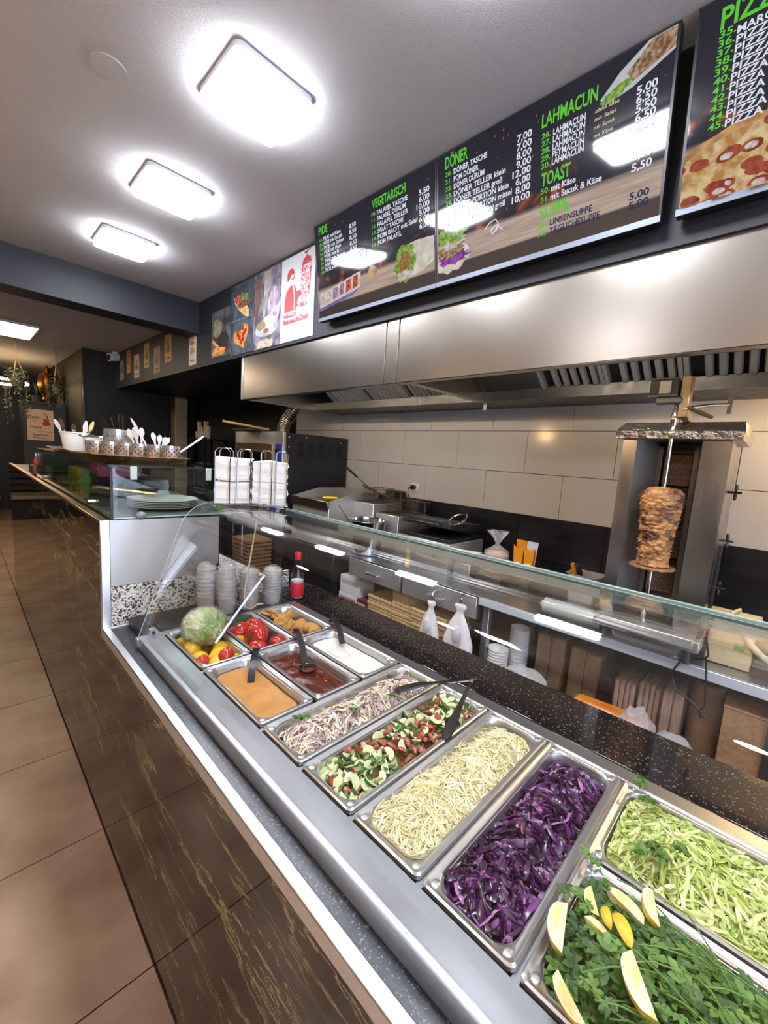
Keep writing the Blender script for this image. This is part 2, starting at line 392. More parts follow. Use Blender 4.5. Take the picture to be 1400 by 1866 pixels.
# ---------------------------------------------------------------- extractor hood
hd = thing('extractor_hood', 'long stainless steel extractor hood over the cooking line', 'hood', (1.8, .2, 2.07))
ZH = 2.076
for a, b_ in ((2.612, .90), (.89, .80), (.79, -2.4)):
    h = MB().box(1.25, 1.256, b_, a, ZH, ZS + .01, .001); h.box(1.25, 1.30, b_, a, ZH, ZH + .004); h.box(1.294, 1.30, b_, a, ZH, ZH + .025)
    obj('front_panel', h, HOODST, hd)
obj('light_block_strip', MB().box(1.2565, 1.262, .76, .93, ZH + .03, ZS - .03), HOODST, hd)  # unseen backing added to stop lamp light leaking through the panel seams
obj('end_panel', MB().box(1.252, XW - .002, 2.60, 2.612, ZH, ZS + .01), HOODST, hd)
obj('edge_strip', MB().box(1.244, 1.262, 2.604, 2.63, ZH - .004, ZS, .003), STEEL, hd)
obj('top_panel', MB().box(1.26, XW, -2.4, 2.6, ZS - .02, ZS - .005), DSTEEL, hd)
tr = MB().prism([(2.04, 2.085), (2.04, 2.15), (2.06, 2.15), (2.10, 2.10), (XW - .005, 2.10), (XW - .005, 2.085)], 1, -2.4, 2.6)
obj('grease_trough', tr, DSTEEL, hd)
dv = MB().prism([(1.30, ZH + .005), (2.05, ZH + .008), (2.05, 2.16), (1.62, 2.40), (1.30, 2.40)], 1, .72, .735); dv.box(1.30, 2.05, .70, .755, ZH + .004, ZH + .012)
obj('divider', dv, HOODST, hd)
fa = Vector((2.05, 0, 2.14)); fb = Vector((1.66, 0, 2.40)); fd = (fb - fa).normalized(); fn_ = Vector((-fd.z, 0, fd.x)) * 1; fn_ = Vector((-abs(fd.z), 0, -abs(fd.x)))
def filt(y0, y1, sp, wd):
    f = MB(); q = lambda y, s, o: fa + Vector((0, y, 0)) + fd * s + fn_ * o
    L = (fb - fa).length
    f.quad(q(y0, 0, -.03), q(y1, 0, -.03), q(y1, L, -.03), q(y0, L, -.03))
    fo = obj('filter', f, M('filter_dark', '#15130f', .7), hd, smooth=False)
    for a, b_ in ((y0, y0 + .02), (y1 - .02, y1)):
        fr = MB().loft([[q(a, 0, -.03), q(b_, 0, -.03), q(b_, 0, .004), q(a, 0, .004)], [q(a, L, -.03), q(b_, L, -.03), q(b_, L, .004), q(a, L, .004)]])
        obj('filter_frame', fr, STEELV, fo)
    n = int((y1 - y0 - .05) / sp); first = None
    for k in range(n):
        y = y0 + .03 + k * sp
        if first is None:
            s = MB().loft([[q(0, .02, -.012), q(wd, .02, -.012), q(wd * .8, .02, .006), q(wd * .2, .02, .006)], [q(0, L, -.012), q(wd, L, -.012), q(wd * .8, L, .006), q(wd * .2, L, .006)]])
            first = obj('slat', s, STEELV, fo, smooth=False); first.location = (0, y, 0)
        else:
            c = first.copy(); COL.objects.link(c); c.location = (0, y, 0)
for k in range(6): filt(.30 - .36 * (k + 1), .30 - .36 * k - .004, .053, .036)
for k in range(3): filt(.95 + .46 * k, 1.40 + .46 * k, .045, .028)
obj('blank_panel', MB().loft([[fa + Vector((0, y, 0)), fb + Vector((0, y, 0)), fb + Vector((0, y, .01)), fa + Vector((0, y, .01))] for y in (.30, .70)]), HOODST, hd)
# lamp fitting under the hood near the grill end
hl = thing('hood_lamp', 'small warm tube lamp under the extractor hood', 'lamp', (1.95, -1.15, 2.08))
obj('housing', MB().box(1.88, 2.03, -1.5, -.88, 2.055, 2.085, .004), STEELV, hl)
obj('tube', MB().cyl((1.955, -1.46, 2.043), (1.955, -.92, 2.043), .014, n=12), emission('hood_lamp_glow', '#ffd796', 55), hl)
for k, y in enumerate((2.0, 1.16, -.1)):  # unseen strip lamps added to brighten the tiled wall and the appliances
    t = thing('added_strip_lamp', 'unseen white strip lamp added behind the front panel of the extractor hood', 'lamp', (1.34, y, 2.25), 'added strip lamps inside the hood')
    obj('housing', MB().box(1.31, 1.36, y - .32, y + .32, 2.28, 2.32, .004), STEELV, t); obj('tube', MB().cyl((1.335, y - .3, 2.265), (1.335, y + .3, 2.265), .013, n=10), emission('added_strip_glow_%d' % k, '#fff0dc', 27), t)
hc = thing('hook_clip', 'small white hook hanging under the hood trough', 'hook', at(884, 742, 0, 2.1))
p = hc.location.copy()
obj('hook', MB().box(p.x - .004, p.x + .004, p.y - .012, p.y + .012, p.z - .02, p.z + .03, .003), WHITEP, hc); obj('stem', MB().cyl((p.x + .004, p.y, p.z), (p.x + .03, p.y + .01, 2.09), .004, n=8), BLACKP, hc)
# drinks fridge with a lit door edge on the customer side, mirrored in the guard glass
fg = thing('drinks_fridge', 'tall drinks fridge with a lit door edge by the left wall', 'fridge', (-2.9, 4.2, 0))
obj('body', MB().box(-3.18, -2.62, 3.9, 4.6, .02, 2.0, .01), BLACKP, fg); obj('door', MB().box(-2.62, -2.60, 3.92, 4.58, .15, 1.9), M('fridge_glass', '#0c0d10', .08), fg); obj('light_strip', MB().box(-2.60, -2.592, 4.10, 4.122, .7, 1.85), emission('fridge_led', '#cfd2ff', 8), fg)
# ================================================================ menu screens
XT, XBt = 1.11, 1.18
ES = .43       # screen luminance relative to the exposure
tl_ = at(800, 290, 0, XT); bl_ = at(802, 520, 0, XBt)
SZT, SZB = tl_.z, bl_.z
SUP = Vector((XT - XBt, 0, SZT - SZB)); SH = SUP.length; SUP = SUP / SH
SN = Vector((-SUP.z, 0, SUP.x)); SN = SN if SN.x < 0 else -SN
def screen_mat(name, wood):
    m = bpy.data.materials.new(name); m.use_nodes = True; nt = m.node_tree; b = nt.nodes['Principled BSDF']; L = nt.links.new
    b.inputs['Base Color'].default_value = (.004, .004, .006, 1); b.inputs['Roughness'].default_value = .06; b.inputs['Specular IOR Level'].default_value = .6
    tc = nd(nt, 'ShaderNodeTexCoord'); sx = nd(nt, 'ShaderNodeSeparateXYZ'); L(tc.outputs['Generated'], sx.inputs[0])
    n = nd(nt, 'ShaderNodeTexNoise'); n.inputs['Scale'].default_value = 3.2; n.inputs['Detail'].default_value = 6; n.inputs['Distortion'].default_value = 1.2
    mp = nd(nt, 'ShaderNodeMapping'); mp.inputs['Scale'].default_value = (1, 2.4, 1.0); L(tc.outputs['Generated'], mp.inputs[0]); L(mp.outputs[0], n.inputs['Vector'])
    fire = nd(nt, 'ShaderNodeMapRange'); fire.inputs['From Min'].default_value = .5; fire.inputs['From Max'].default_value = .74; L(n.outputs[0], fire.inputs[0])
    hgt = nd(nt, 'ShaderNodeMapRange'); hgt.inputs['From Min'].default_value = .72; hgt.inputs['From Max'].default_value = .25; L(sx.outputs[2], hgt.inputs[0])
    mu = nd(nt, 'ShaderNodeMath', operation='MULTIPLY'); L(fire.outputs[0], mu.inputs[0]); L(hgt.outputs[0], mu.inputs[1])
    r = nd(nt, 'ShaderNodeValToRGB'); e = r.color_ramp.elements
    e[0].color = lin('#191a26'); e[1].color = lin('#d8814a'); e[1].position = .8
    k = e.new(.12); k.color = lin('#33221f'); k = e.new(.35); k.color = lin('#7c3a22'); L(mu.outputs[0], r.inputs[0])
    nw = nd(nt, 'ShaderNodeTexNoise'); nw.inputs['Scale'].default_value = 5; nw.inputs['Detail'].default_value = 6
    mw = nd(nt, 'ShaderNodeMapping'); mw.inputs['Scale'].default_value = (1, 1.0, 14); L(tc.outputs['Generated'], mw.inputs[0]); L(mw.outputs[0], nw.inputs['Vector'])
    rw = nd(nt, 'ShaderNodeValToRGB'); rw.color_ramp.elements[0].color = lin(wood[0]); rw.color_ramp.elements[1].color = lin(wood[1])
    rw.color_ramp.elements[0].position = .3; rw.color_ramp.elements[1].position = .7; L(nw.outputs[0], rw.inputs[0])
    s1 = nd(nt, 'ShaderNodeMapRange'); s1.inputs['From Min'].default_value = .33; s1.inputs['From Max'].default_value = .29; L(sx.outputs[2], s1.inputs[0])
    m1 = nd(nt, 'ShaderNodeMix', data_type='RGBA'); L(s1.outputs[0], m1.inputs[0]); L(r.outputs[0], m1.inputs[6]); L(rw.outputs[0], m1.inputs[7])
    s2 = nd(nt, 'ShaderNodeMapRange'); s2.inputs['From Min'].default_value = .125; s2.inputs['From Max'].default_value = .11; L(sx.outputs[2], s2.inputs[0])
    m2 = nd(nt, 'ShaderNodeMix', data_type='RGBA'); L(s2.outputs[0], m2.inputs[0]); L(m1.outputs[2], m2.inputs[6]); m2.inputs[7].default_value = lin('#4a3f38')
    L(m2.outputs[2], b.inputs['Emission Color']); b.inputs['Emission Strength'].default_value = .8 * ES
    return m
SMAT = screen_mat('menu_screen_picture', ('#a58d7e', '#d2bdac'))
def PR(name, col, col2=None, sc=30, s=.75):
    """backlit print colour, mottled"""
    if name in MATS: return MATS[name]
    m = M(name, '#050505', .08, noise=None); nt = m.node_tree; b = nt.nodes['Principled BSDF']
    b.inputs['Emission Strength'].default_value = s * ES; b.inputs['Emission Color'].default_value = lin(col)
    if col2:
        v = coords(nt); n = nd(nt, 'ShaderNodeTexNoise'); n.inputs['Scale'].default_value = sc; n.inputs['Detail'].default_value = 4
        r = nd(nt, 'ShaderNodeValToRGB'); r.color_ramp.elements[0].position = .38; r.color_ramp.elements[1].position = .62
        r.color_ramp.elements[0].color = lin(col); r.color_ramp.elements[1].color = lin(col2)
        nt.links.new(v, n.inputs['Vector']); nt.links.new(n.outputs[0], r.inputs[0]); nt.links.new(r.outputs[0], b.inputs['Emission Color'])
    return m
GREEN = PR('menu_green', '#63c83c', s=.9); WHT = PR('menu_white', '#dfe3f2', s=.95); PALE = PR('menu_pale', '#d9cda8', s=.8); NVY = PR('menu_navy', '#20305c', s=.8); GREY = PR('menu_grey', '#7d7f88', s=.6)
class Screen:
    def __init__(s, yl, wdt, label):
        s.o = Vector((XBt, yl, SZB)); s.w = wdt
        s.t = thing('menu_screen', label, 'screen', (1.2, yl - wdt / 2, SZB), 'menu screens below the ceiling'); s.tx = []; s.lay = .004
        q = s.p
        mb = MB(); B = .008
        mb.loft([[q(-B, -B, -.035), q(wdt + B, -B, -.035), q(wdt + B, SH + B, -.035), q(-B, SH + B, -.035)], [q(-B, -B, .004), q(wdt + B, -B, .004), q(wdt + B, SH + B, .004), q(-B, SH + B, .004)]])
        obj('housing', mb, BLACKP, s.t, smooth=False)
        obj('picture', MB().quad(q(0, .012, .005), q(wdt, .012, .005), q(wdt, SH, .005), q(0, SH, .005)), SMAT, s.t, smooth=False)
        obj('lower_bezel', MB().loft([[q(-B, -B, .004), q(-B, .012, .004), q(-B, .012, .009), q(-B, -B, .009)], [q(wdt + B, -B, .004), q(wdt + B, .012, .004), q(wdt + B, .012, .009), q(wdt + B, -B, .009)]]), M('silver_bezel', '#8e97a8', .35, .8), s.t, smooth=False)
        obj('wall_bracket', MB().box(1.16, XS + .001, yl - wdt * .5 - .12, yl - wdt * .5 + .12, SZB + .2, SZB + .36), BLACKP, s.t)
    def p(s, u, v, o=0.): return s.o + Vector((0, -u, 0)) + SUP * v + SN * o
    def uv(s, px, py):
        d = RR * ((px - 700) / FPX) + RD * ((py - 933) / FPX) + RF; c = Vector((CX, CY, CZ))
        t = (s.o - c).dot(SN) / d.dot(SN); h = c + d * t - s.o
        return (-h.y, h.dot(SUP))
    def line(s, txt, px, py, ex=None, ey=None, cap=.02, mat=0, al='LEFT', w=None):
        u, v = s.uv(px, py)
        if ex is not None: w = abs(s.uv(ex, ey)[0] - u)
        s.tx.append((txt, u, v, cap, w, mat, al))
    def lines(s, txts, pa, pb, cap, mat, al='LEFT', wc=None):
        ua, va = s.uv(*pa); ub, vb = s.uv(*pb); n = max(1, len(txts) - 1)
        for k, t in enumerate(txts):
            if t: s.tx.append((t, ua + (ub - ua) * k / n, va + (vb - va) * k / n, cap, (wc * len(t)) if wc else None, mat, al))
    def emit(s):
        geo = text_geo([(t[0], 1., .022, 'LEFT') for t in s.tx])
        names = ['green_lettering', 'white_lettering', 'pale_lettering', 'dark_lettering', 'grey_lettering']; mats = [GREEN, WHT, PALE, NVY, GREY]
        for mi in range(5):
            mb = MB()
            for (txt, u, v, cap, w, m, al), (vs, fs) in zip(s.tx, geo):
                if m != mi or not vs: continue
                x0 = min(p[0] for p in vs); x1 = max(p[0] for p in vs); sy = cap / .69; sx = (w / (x1 - x0)) if w else sy * .8
                off = u - (x1 - x0) * sx if al == 'RIGHT' else u
                P2 = [((p[0] - x0) * sx + off, v + p[1] * sy) for p in vs]
                lo = max(0., min(a for a, b in P2)); 
                P3 = [s.p(min(a, s.w), b, .0075) for a, b in P2]
                mb.add(P3, fs)
            if mb.v: obj(names[mi], mb, mats[mi], s.t, smooth=False, kind='stuff')
    def shape(s, name, pts, mat, conv=True):
        s.lay += .0002; obj(name, MB().poly([s.p(min(max(u, 0), s.w), min(max(v, .012), SH), s.lay + .0012) for u, v in pts]), mat, s.t, smooth=False)
    def blob(s, name, cu, cv, ru, rv, mat, n=22, wob=.12, rot=0., seed=0):
        rnd = random.Random(seed * 13 + n); P = []
        for i in range(n):
            a = 2 * PI * i / n; k = 1 + wob * rnd.uniform(-1, 1); x, y = ru * k * math.cos(a), rv * k * math.sin(a)
            P.append((cu + x * math.cos(rot) - y * math.sin(rot), cv + x * math.sin(rot) + y * math.cos(rot)))
        s.shape(name, P, mat)
    def sparks(s, n, seed):
        r = random.Random(seed); mb = MB()
        for _ in range(n):
            u, v, a = r.uniform(.02, s.w - .02), r.uniform(.2, SH - .02), r.uniform(.0015, .0035)
            mb.poly([s.p(u - a, v, .0056), s.p(u, v - a * 2, .0056), s.p(u + a, v, .0056), s.p(u, v + a * 2, .0056)])
        obj('spark_print', mb, PR('spark', '#b5663a', s=.7), s.t, smooth=False, kind='stuff')
    def curl(s, pts):
        P = [s.p(*s.uv(x, y), .0065) for x, y in pts]; obj('arrow_print', MB().tube(P, .0022, 5), WHT, s.t)
LET = PR('lettuce_print', '#5f8c2c', '#a8c95a', 60); MEAT = PR('meat_print', '#7c5636', '#c8a987', 70); CAB = PR('cabbage_print', '#6a2a86', '#b566c2', 60)
DOUGH = PR('bread_print', '#d9ccc0', '#efe9e2', 25); FAL = PR('falafel_print', '#8a6534', '#b48b52', 60); ONI = PR('onion_print', '#e9e2dc', '#c8a9a9', 60); TOMP = PR('tomato_print', '#b03a2c', '#d9705a', 50)
CHEESE = PR('pizza_cheese_print', '#c08a4c', '#ead3a0', 38); PEP = PR('salami_print', '#8a2f24', '#b5553f', 50); LIL = PR('lilac_board_print', '#7a649c', '#9a86b8', 20); PINK = PR('beet_print', '#9a5f92', '#c9a0c0', 60); BULB = PR('onion_bulb_print', '#b07f5c', '#e0b890', 20)
yl2 = tl_.y; W2 = .915
s2 = Screen(yl2, W2, 'menu screen listing Döner, Lahmacun, Toast and Suppe')
s2.sparks(40, 2)
s2.line('DÖNER', 813.5, 310.5, 854, 290, .045, 0)
s2.lines(['DÖNER TASCHE', 'POM DÖNER', 'DÖNER DÜRÜM', 'DÖNER TELLER klein', 'DÖNER TELLER groß', 'DÖNER PORTION klein', 'DÖNER PORTION mittel', 'DÖNER PORTION groß'], (828.5, 318.7), (829.5, 412), .0205, 1, wc=.0142)
s2.lines(['20.', '21.', '22.', '23.', '24.', '31.', '32.', '33.'], (813.5, 324.8), (815, 416), .0165, 0, wc=.0115)
s2.lines(['7,00', '7,00', '8,00', '9,00', '12,00', '6,00', '8,00', '10,00'], (971, 248), (967, 360), .0235, 1, 'RIGHT', wc=.0155)
s2.line('LAHMACUN', 989, 235.7, 1090, 191.7, .043, 0)
s2.lines(['LAHMACUN', 'LAHMACUN', 'LAHMACUN', 'PEYMACUN', 'LAHMACUN'], (1009.7, 248), (1007, 302.3), .0205, 1, wc=.0145)
s2.lines(['26.', '27.', '28.', '29.', '30.'], (989, 256), (987.6, 311), .0175, 0, wc=.0115)
s2.lines(['ohne alles', 'mit Salat', 'mit Sucuk', 'mit Käse', 'mit Dönerfleisch'], (1085.7, 209), (1082, 268.7), .0115, 2, wc=.0078)
s2.lines(['5,00', '6,50', '5,50', '6,50', '8,00'], (1200, 157), (1195, 226), .0225, 1, 'RIGHT', wc=.015)
s2.line('TOAST', 987.6, 342.5, 1040, 326, .043, 0)
s2.lines(['mit Käse', 'mit Sucuk & Käse'], (1005.6, 350.4), (1004.6, 366), .0205, 1, wc=.0115)
s2.lines(['50.', '51.'], (987, 356), (986.5, 372), .0175, 0, wc=.0115)
s2.lines(['4,50', '5,50'], (1190, 281), (1188.5, 301.7), .0225, 1, 'RIGHT', wc=.015)
s2.line('SUPPE', 984.5, 402, 1038, 388, .043, 0)
s2.lines(['LINSENSUPPE', 'TÄGLICHESUPPE'], (1003.4, 411.7), (1002.4, 427.4), .0205, 3, wc=.0142)
s2.lines(['100.', '101.'], (982, 419), (981.5, 434), .0175, 0, wc=.0095)
s2.lines(['5,00', '5,00'], (1183.7, 355), (1182.5, 372.4), .0225, 3, 'RIGHT', wc=.015)
s2.emit()
s2.blob('bread_picture', .075, .10, .10, .06, DOUGH, seed=1); s2.blob('cabbage_picture', .085, .10, .085, .028, CAB, wob=.3, n=36, seed=2); s2.blob('meat_picture', .07, .135, .085, .03, MEAT, wob=.25, n=36, seed=3)
s2.blob('onion_picture', .085, .165, .07, .022, ONI, wob=.35, n=36, seed=4); s2.blob('lettuce_picture', .07, .20, .085, .034, LET, wob=.3, n=40, seed=5); s2.blob('bulb_picture', .135, .25, .03, .028, BULB, seed=6)
s2.shape('wrap_plate_picture', [(.70, SH - .10), (.72, SH - .122), (.80, SH - .108), (.915, SH - .06), (.915, SH), (.84, SH), (.76, SH - .045)], PR('plate_print', '#c6cccf', s=.8)); s2.shape('meat_picture', [(.78, SH - .06), (.80, SH - .092), (.915, SH - .052), (.915, SH - .002), (.85, SH - .002)], MEAT); s2.blob('salad_picture', .75, SH - .098, .05, .017, LET, wob=.25, rot=.3, seed=8)
s2.curl([(885, 420), (893, 408), (905, 400), (910, 408), (906, 420), (898, 428), (897, 418), (908, 410), (917, 419)])
yl1 = at(575, 410, 0, XT).y; W1 = yl1 - .019 - yl2
s1 = Screen(yl1, W1, 'menu screen listing Pide and Vegetarisch, beside the white poster')
s1.sparks(30, 5)
s1.line('PIDE', 583, 430.4, 599, 424, .04, 0)
s1.lines(['PIDE mit Käse', 'PIDE mit Sucuk', 'PIDE mit Spinat', 'PIDE mit Hack', 'PIDE mit Ei', 'PIDE mit Salami', 'PIDE mit Gemüse', 'PIDE mit Dönerfleisch'], (591.4, 439.4), (595.5, 496), .0185, 1, wc=.0125)
s1.lines(['01.', '02.', '03.', '04.', '05.', '06.', '07.', '08.'], (584, 443), (588, 501), .0165, 0, wc=.0115)
s1.lines(['8,50'] * 7, (650.5, 411), (653.8, 474), .0205, 1, 'RIGHT', wc=.0145)
s1.line('VEGETARISCH', 680, 382, 741, 353, .04, 0)
s1.lines(['FALAFEL TASCHE', 'FALAFEL DÜRÜM', 'FALAFEL TELLER', 'SALAT TASCHE', 'POM BROT mit Salat', 'POM FALAFEL'], (689, 392.6), (691, 447.6), .0205, 1, wc=.0155)
s1.lines(['10.', '11.', '12.', '13.', '14.', '15.'], (678.8, 395.9), (681, 451.7), .0165, 0, wc=.0115)
s1.lines(['5,50', '6,00', '10,00', '5,00', '6,00', '6,00'], (784.4, 348), (785, 410.6), .0225, 1, 'RIGHT', wc=.016)
s1.emit()
s1.shape('board_picture', [(0, .05), (.33, .085), (.40, .12), (.38, .16), (0, .10)], LIL)
for k in range(6):
    u = .01 + k * .062
    s1.shape('slice_picture', [(u, .07 + k * .006), (u + .075, .075 + k * .008), (u + .085, .155 + k * .008), (u + .012, .15 + k * .008)], DOUGH)
    s1.shape('filling_picture', [(u + .012, .085 + k * .006), (u + .055, .088 + k * .008), (u + .06, .145 + k * .008), (u + .018, .14 + k * .008)], (ONI, ONI, PINK, PINK, TOMP, TOMP)[k])
s1.blob('bulb_picture', .50, .17, .035, .03, BULB, seed=7)
s1.shape('wrap_picture', [(.70, .07), (.86, .09), (W1, .12), (W1, .225), (.82, .235), (.74, .23)], DOUGH); s1.blob('lettuce_picture', .735, .15, .07, .085, LET, wob=.18, rot=-.25, n=34, seed=9); s1.blob('falafel_picture', .74, .15, .042, .05, FAL, seed=10); s1.blob('onion_picture', .735, .095, .05, .022, ONI, wob=.3, n=30, seed=11)
s1.curl([(664, 452), (661, 462), (658, 468), (656, 460), (662, 452), (670, 456), (668, 472)])
yl3 = at(1279, 33, 0, XT).y
s3 = Screen(yl3, W2, 'menu screen listing Pizza, with a large salami pizza picture')
s3.sparks(20, 9)
s3.line('PIZZA', 1313.5, 58, None, None, .05, 0, w=.16)
s3.lines(['MARGHERITA', 'PIZZA SALAMI', 'PIZZA FUNGHI', 'PIZZA VEGGIE', 'PIZZA HAWAII', 'PIZZA MOZZARELLA', 'PIZZA TONNO', 'PIZZA DÖNER', 'PIZZA SUCUK', 'PIZZA SPINAT', 'PIZZA HAUS'], (1344, 64.4), (1321, 234), .0185, 1, wc=.0175)
s3.lines(['35.', '36.', '37.', '38.', '39.', '40.', '41.', '42.', '43.', '44.', '45.'], (1311, 75), (1290, 243), .018, 0, wc=.013)
s3.emit()
cu, cv = s3.uv(1400, 305)
s3.blob('pizza_crust_picture', cu, cv - .05, .36, .20, PR('crust_print', '#b07b48', '#d9ac74', 30), n=48, wob=.02); s3.blob('pizza_picture', cu, cv - .05, .335, .18, CHEESE, n=48, wob=.02)
rr_ = random.Random(4)
for k in range(60):
    a = rr_.uniform(0, 2 * PI); r_ = math.sqrt(rr_.random()); s3.blob('salami_picture', cu + .31 * r_ * math.cos(a), cv - .05 + .165 * r_ * math.sin(a), .026, .0155, PEP, n=14, wob=.06, seed=k)
    if k % 2: s3.blob('onion_picture', cu + .31 * r_ * math.cos(a), cv - .05 + .165 * r_ * math.sin(a), .016, .009, ONI, n=10, wob=.1, seed=k)
# ================================================================ posters on the upper wall
def PM(name, col, col2=None, sc=12, lo=.4, hi=.6, rough=.5): return M(name, col, rough, noise=(sc, col2, lo, hi, 5) if col2 else None)
class Poster:
    def __init__(s, name, y0, y1, z0, z1, mat, label, cat='poster', group=None, r=0., th=.004, plane='X', pos=XS):
        s.y0, s.y1, s.z0, s.z1, s.pl, s.pos, s.k = y0, y1, z0, z1, plane, pos, th
        mb = MB(); n = 5
        if r > 0: P = [(p[0], p[1]) for p in rrect(0, 1, 0, 1, .001, 0)]
        pts = rrect(min(y0, y1), max(y0, y1), z0, z1, max(r, .0005), 0, 4)
        if plane == 'X': mb.loft([[(pos - o, p[0], p[1]) for p in pts] for o in (.0005, th)])
        else: mb.loft([[(p[0], pos - o, p[1]) for p in pts] for o in (.0005, th)])
        s.o = obj(name, mb, mat, label=label, cat=cat, group=group, smooth=False)
    def p(s, u, v):
        y = s.y0 + (s.y1 - s.y0) * u; z = s.z0 + (s.z1 - s.z0) * v; s2_ = s.pos - s.k - .0006
        return Vector((s2_, y, z)) if s.pl == 'X' else Vector((y, s2_, z))
    def shape(s, name, pts, mat):
        s.k += .0003; obj(name, MB().poly([s.p(*q) for q in pts]), mat, s.o, smooth=False)
    def blob(s, name, u, v, ru, rv, mat, n=20, wob=.1, seed=1, rot=0.):
        r = random.Random(seed); P = []
        for i in range(n):
            a = 2 * PI * i / n; k = 1 + wob * r.uniform(-1, 1); x, y = ru * k * math.cos(a), rv * k * math.sin(a)
            P.append((u + x * math.cos(rot) - y * math.sin(rot), v + x * math.sin(rot) + y * math.cos(rot)))
        s.shape(name, P, mat)
    def text(s, name, rows_, mat):
        g = text_geo([(t[0], 1., t[5] if len(t) > 5 else .01, 'LEFT') for t in rows_]); mb = MB(); s.k += .0003
        for (t, u, v, wd, hh, *_), (vs, fs) in zip(rows_, g):
            x0 = min(q[0] for q in vs); x1 = max(q[0] for q in vs)
            mb.add([s.p(u + (q[0] - x0) / (x1 - x0) * wd, v + q[1] / .7 * hh) for q in vs], fs)
        obj(name, mb, mat, s.o, smooth=False, kind='stuff')
PZ = PM('printed_pizza', '#b5551f', '#e6a94c', 60); PZC = PM('printed_crust', '#c08a52', '#9a5a30', 50); PEPP = PM('printed_salami', '#7c1d16', '#a33a28', 60); SLATE = PM('printed_slate', '#2b333d', '#4b5661', 14); WPAP = M('white_paper', '#ccd2d6', .5); INK = M('red_ink', '#c8323a', .5); INKP = PM('red_ink_hatched', '#c8323a', '#ecdcdc', 90, .45, .55)
p1 = Poster('food_poster', 3.211, 2.82, 2.48, 2.89, PM('print_dusk', '#20242b', '#5b5a58', 9), 'dark poster with pizza slices at its foot, beside the ceiling beam', group='large posters in a row on the upper wall')
p1.blob('landscape_print', .3, .62, .25, .2, PM('print_ochre', '#5f5b4a', '#8a8467', 14)); p1.shape('robe_print', [(.3, .1), (.85, .1), (.95, .35), (.75, .5), (.55, .52), (.38, .4)], PM('print_umber', '#17151a', '#2a2326', 14))
p1.shape('pizza_slice_print', [(.02, .36), (.12, .40), (.5, .18), (.42, .14)], PZ); p1.blob('pizza_print', .4, .12, .38, .09, PZ, wob=.08); p1.blob('crust_print', .4, .06, .33, .035, PZC)
p2 = Poster('food_poster', 2.816, 2.415, 2.455, 3.03, SLATE, 'slate grey poster with a heart shaped pizza under a filled bread', group='large posters in a row on the upper wall')
p2.shape('seam_print', [(0, .49), (1, .49), (1, .497), (0, .497)], PM('print_seam', '#8b949b'))
heart = [(.5 + .36 * (16 * math.sin(t) ** 3) / 16, .245 + .19 * (13 * math.cos(t) - 5 * math.cos(2 * t) - 2 * math.cos(3 * t) - math.cos(4 * t)) / 16) for t in [2 * PI * k / 30 for k in range(30)]]
hr = [(.5 + (u - .5) * .92 - (v - .245) * .55, .245 + (v - .245) * .95 + (u - .5) * .18) for u, v in heart]
p2.shape('pizza_crust_print', hr, PZC); p2.shape('pizza_print', [(.5 + (u - .5) * .87, .245 + (v - .245) * .87) for u, v in hr], PZ)
for k, (u, v) in enumerate(((.35, .33), (.55, .36), (.42, .24), (.6, .27), (.68, .31), (.5, .17), (.36, .28), (.57, .2))): p2.blob('salami_print', u, v, .07, .035, PEPP, 12, .05, k)
p2.blob('bread_print', .52, .66, .36, .09, PM('printed_bread', '#b98a52', '#dcbf8c', 40), seed=3, rot=-.4); p2.blob('lettuce_print', .62, .76, .25, .08, PM('printed_lettuce', '#39552a', '#7f9a55', 50), seed=4, wob=.25); p2.blob('tomato_print', .34, .78, .14, .06, PM('printed_tomato', '#8f2a20', '#c65a45', 40), seed=5); p2.blob('meat_print', .6, .69, .28, .05, PM('printed_meat', '#5a3622', '#8a5a3a', 60), seed=6, wob=.2)
p3 = Poster('food_poster', 2.412, 2.005, 2.45, 3.03, PM('print_painterly', '#3f3c4a', '#8d8496', 11), 'painterly poster in violet greys with a heaped plate, next to the white poster', group='large posters in a row on the upper wall')
p3.shape('column_print', [(.36, .40), (.44, .40), (.66, .98), (.40, .98)], PM('print_stone', '#8f8a80', '#b3aea2', 14)); p3.shape('wood_print', [(.05, .35), (.2, .35), (.32, .95), (.08, .95)], PM('print_bark', '#5a4038', '#7d5f57', 16))
p3.blob('robe_print', .76, .5, .22, .24, PM('print_lilac', '#8a7a92', '#c6b8cc', 16), seed=2); p3.blob('plate_print', .5, .25, .42, .1, PM('print_plate', '#9da0a3', '#c9cccd', 16), seed=3, wob=.03); p3.blob('rice_print', .58, .33, .24, .075, PM('print_rice', '#cfc6a0', '#e5dfc4', 50), seed=4); p3.blob('salad_print', .3, .30, .17, .06, PM('print_salad', '#6a7d45', '#b08a7a', 50), seed=5, wob=.2); p3.blob('fruit_print', .5, .22, .1, .03, PM('print_fruit', '#b3653f', '#8a3f2f', 50), seed=6); p3.blob('bread_print', .45, .06, .36, .06, PM('print_bread2', '#a98f7f', '#d4bfae', 40), seed=7, wob=.2)
p4 = Poster('kebab_poster', 2.005, 1.59, 2.452, 3.03, WPAP, 'white poster with a red drawing of a kebab spit and the words Hallo Bitteschön', group='large posters in a row on the upper wall')
p4.shape('jacket_print', [(.12, .36), (.50, .36), (.54, .50), (.47, .60), (.42, .66), (.30, .66), (.17, .60), (.12, .48)], INK); p4.shape('arm_print', [(.42, .46), (.62, .50), (.64, .56), (.55, .58), (.44, .55)], INK); p4.shape('cuff_print', [(.48, .57), (.58, .57), (.57, .62), (.50, .63)], WPAP); p4.shape('lapel_print', [(.36, .66), (.40, .66), (.45, .50), (.45, .37), (.42, .37), (.42, .5)], WPAP)
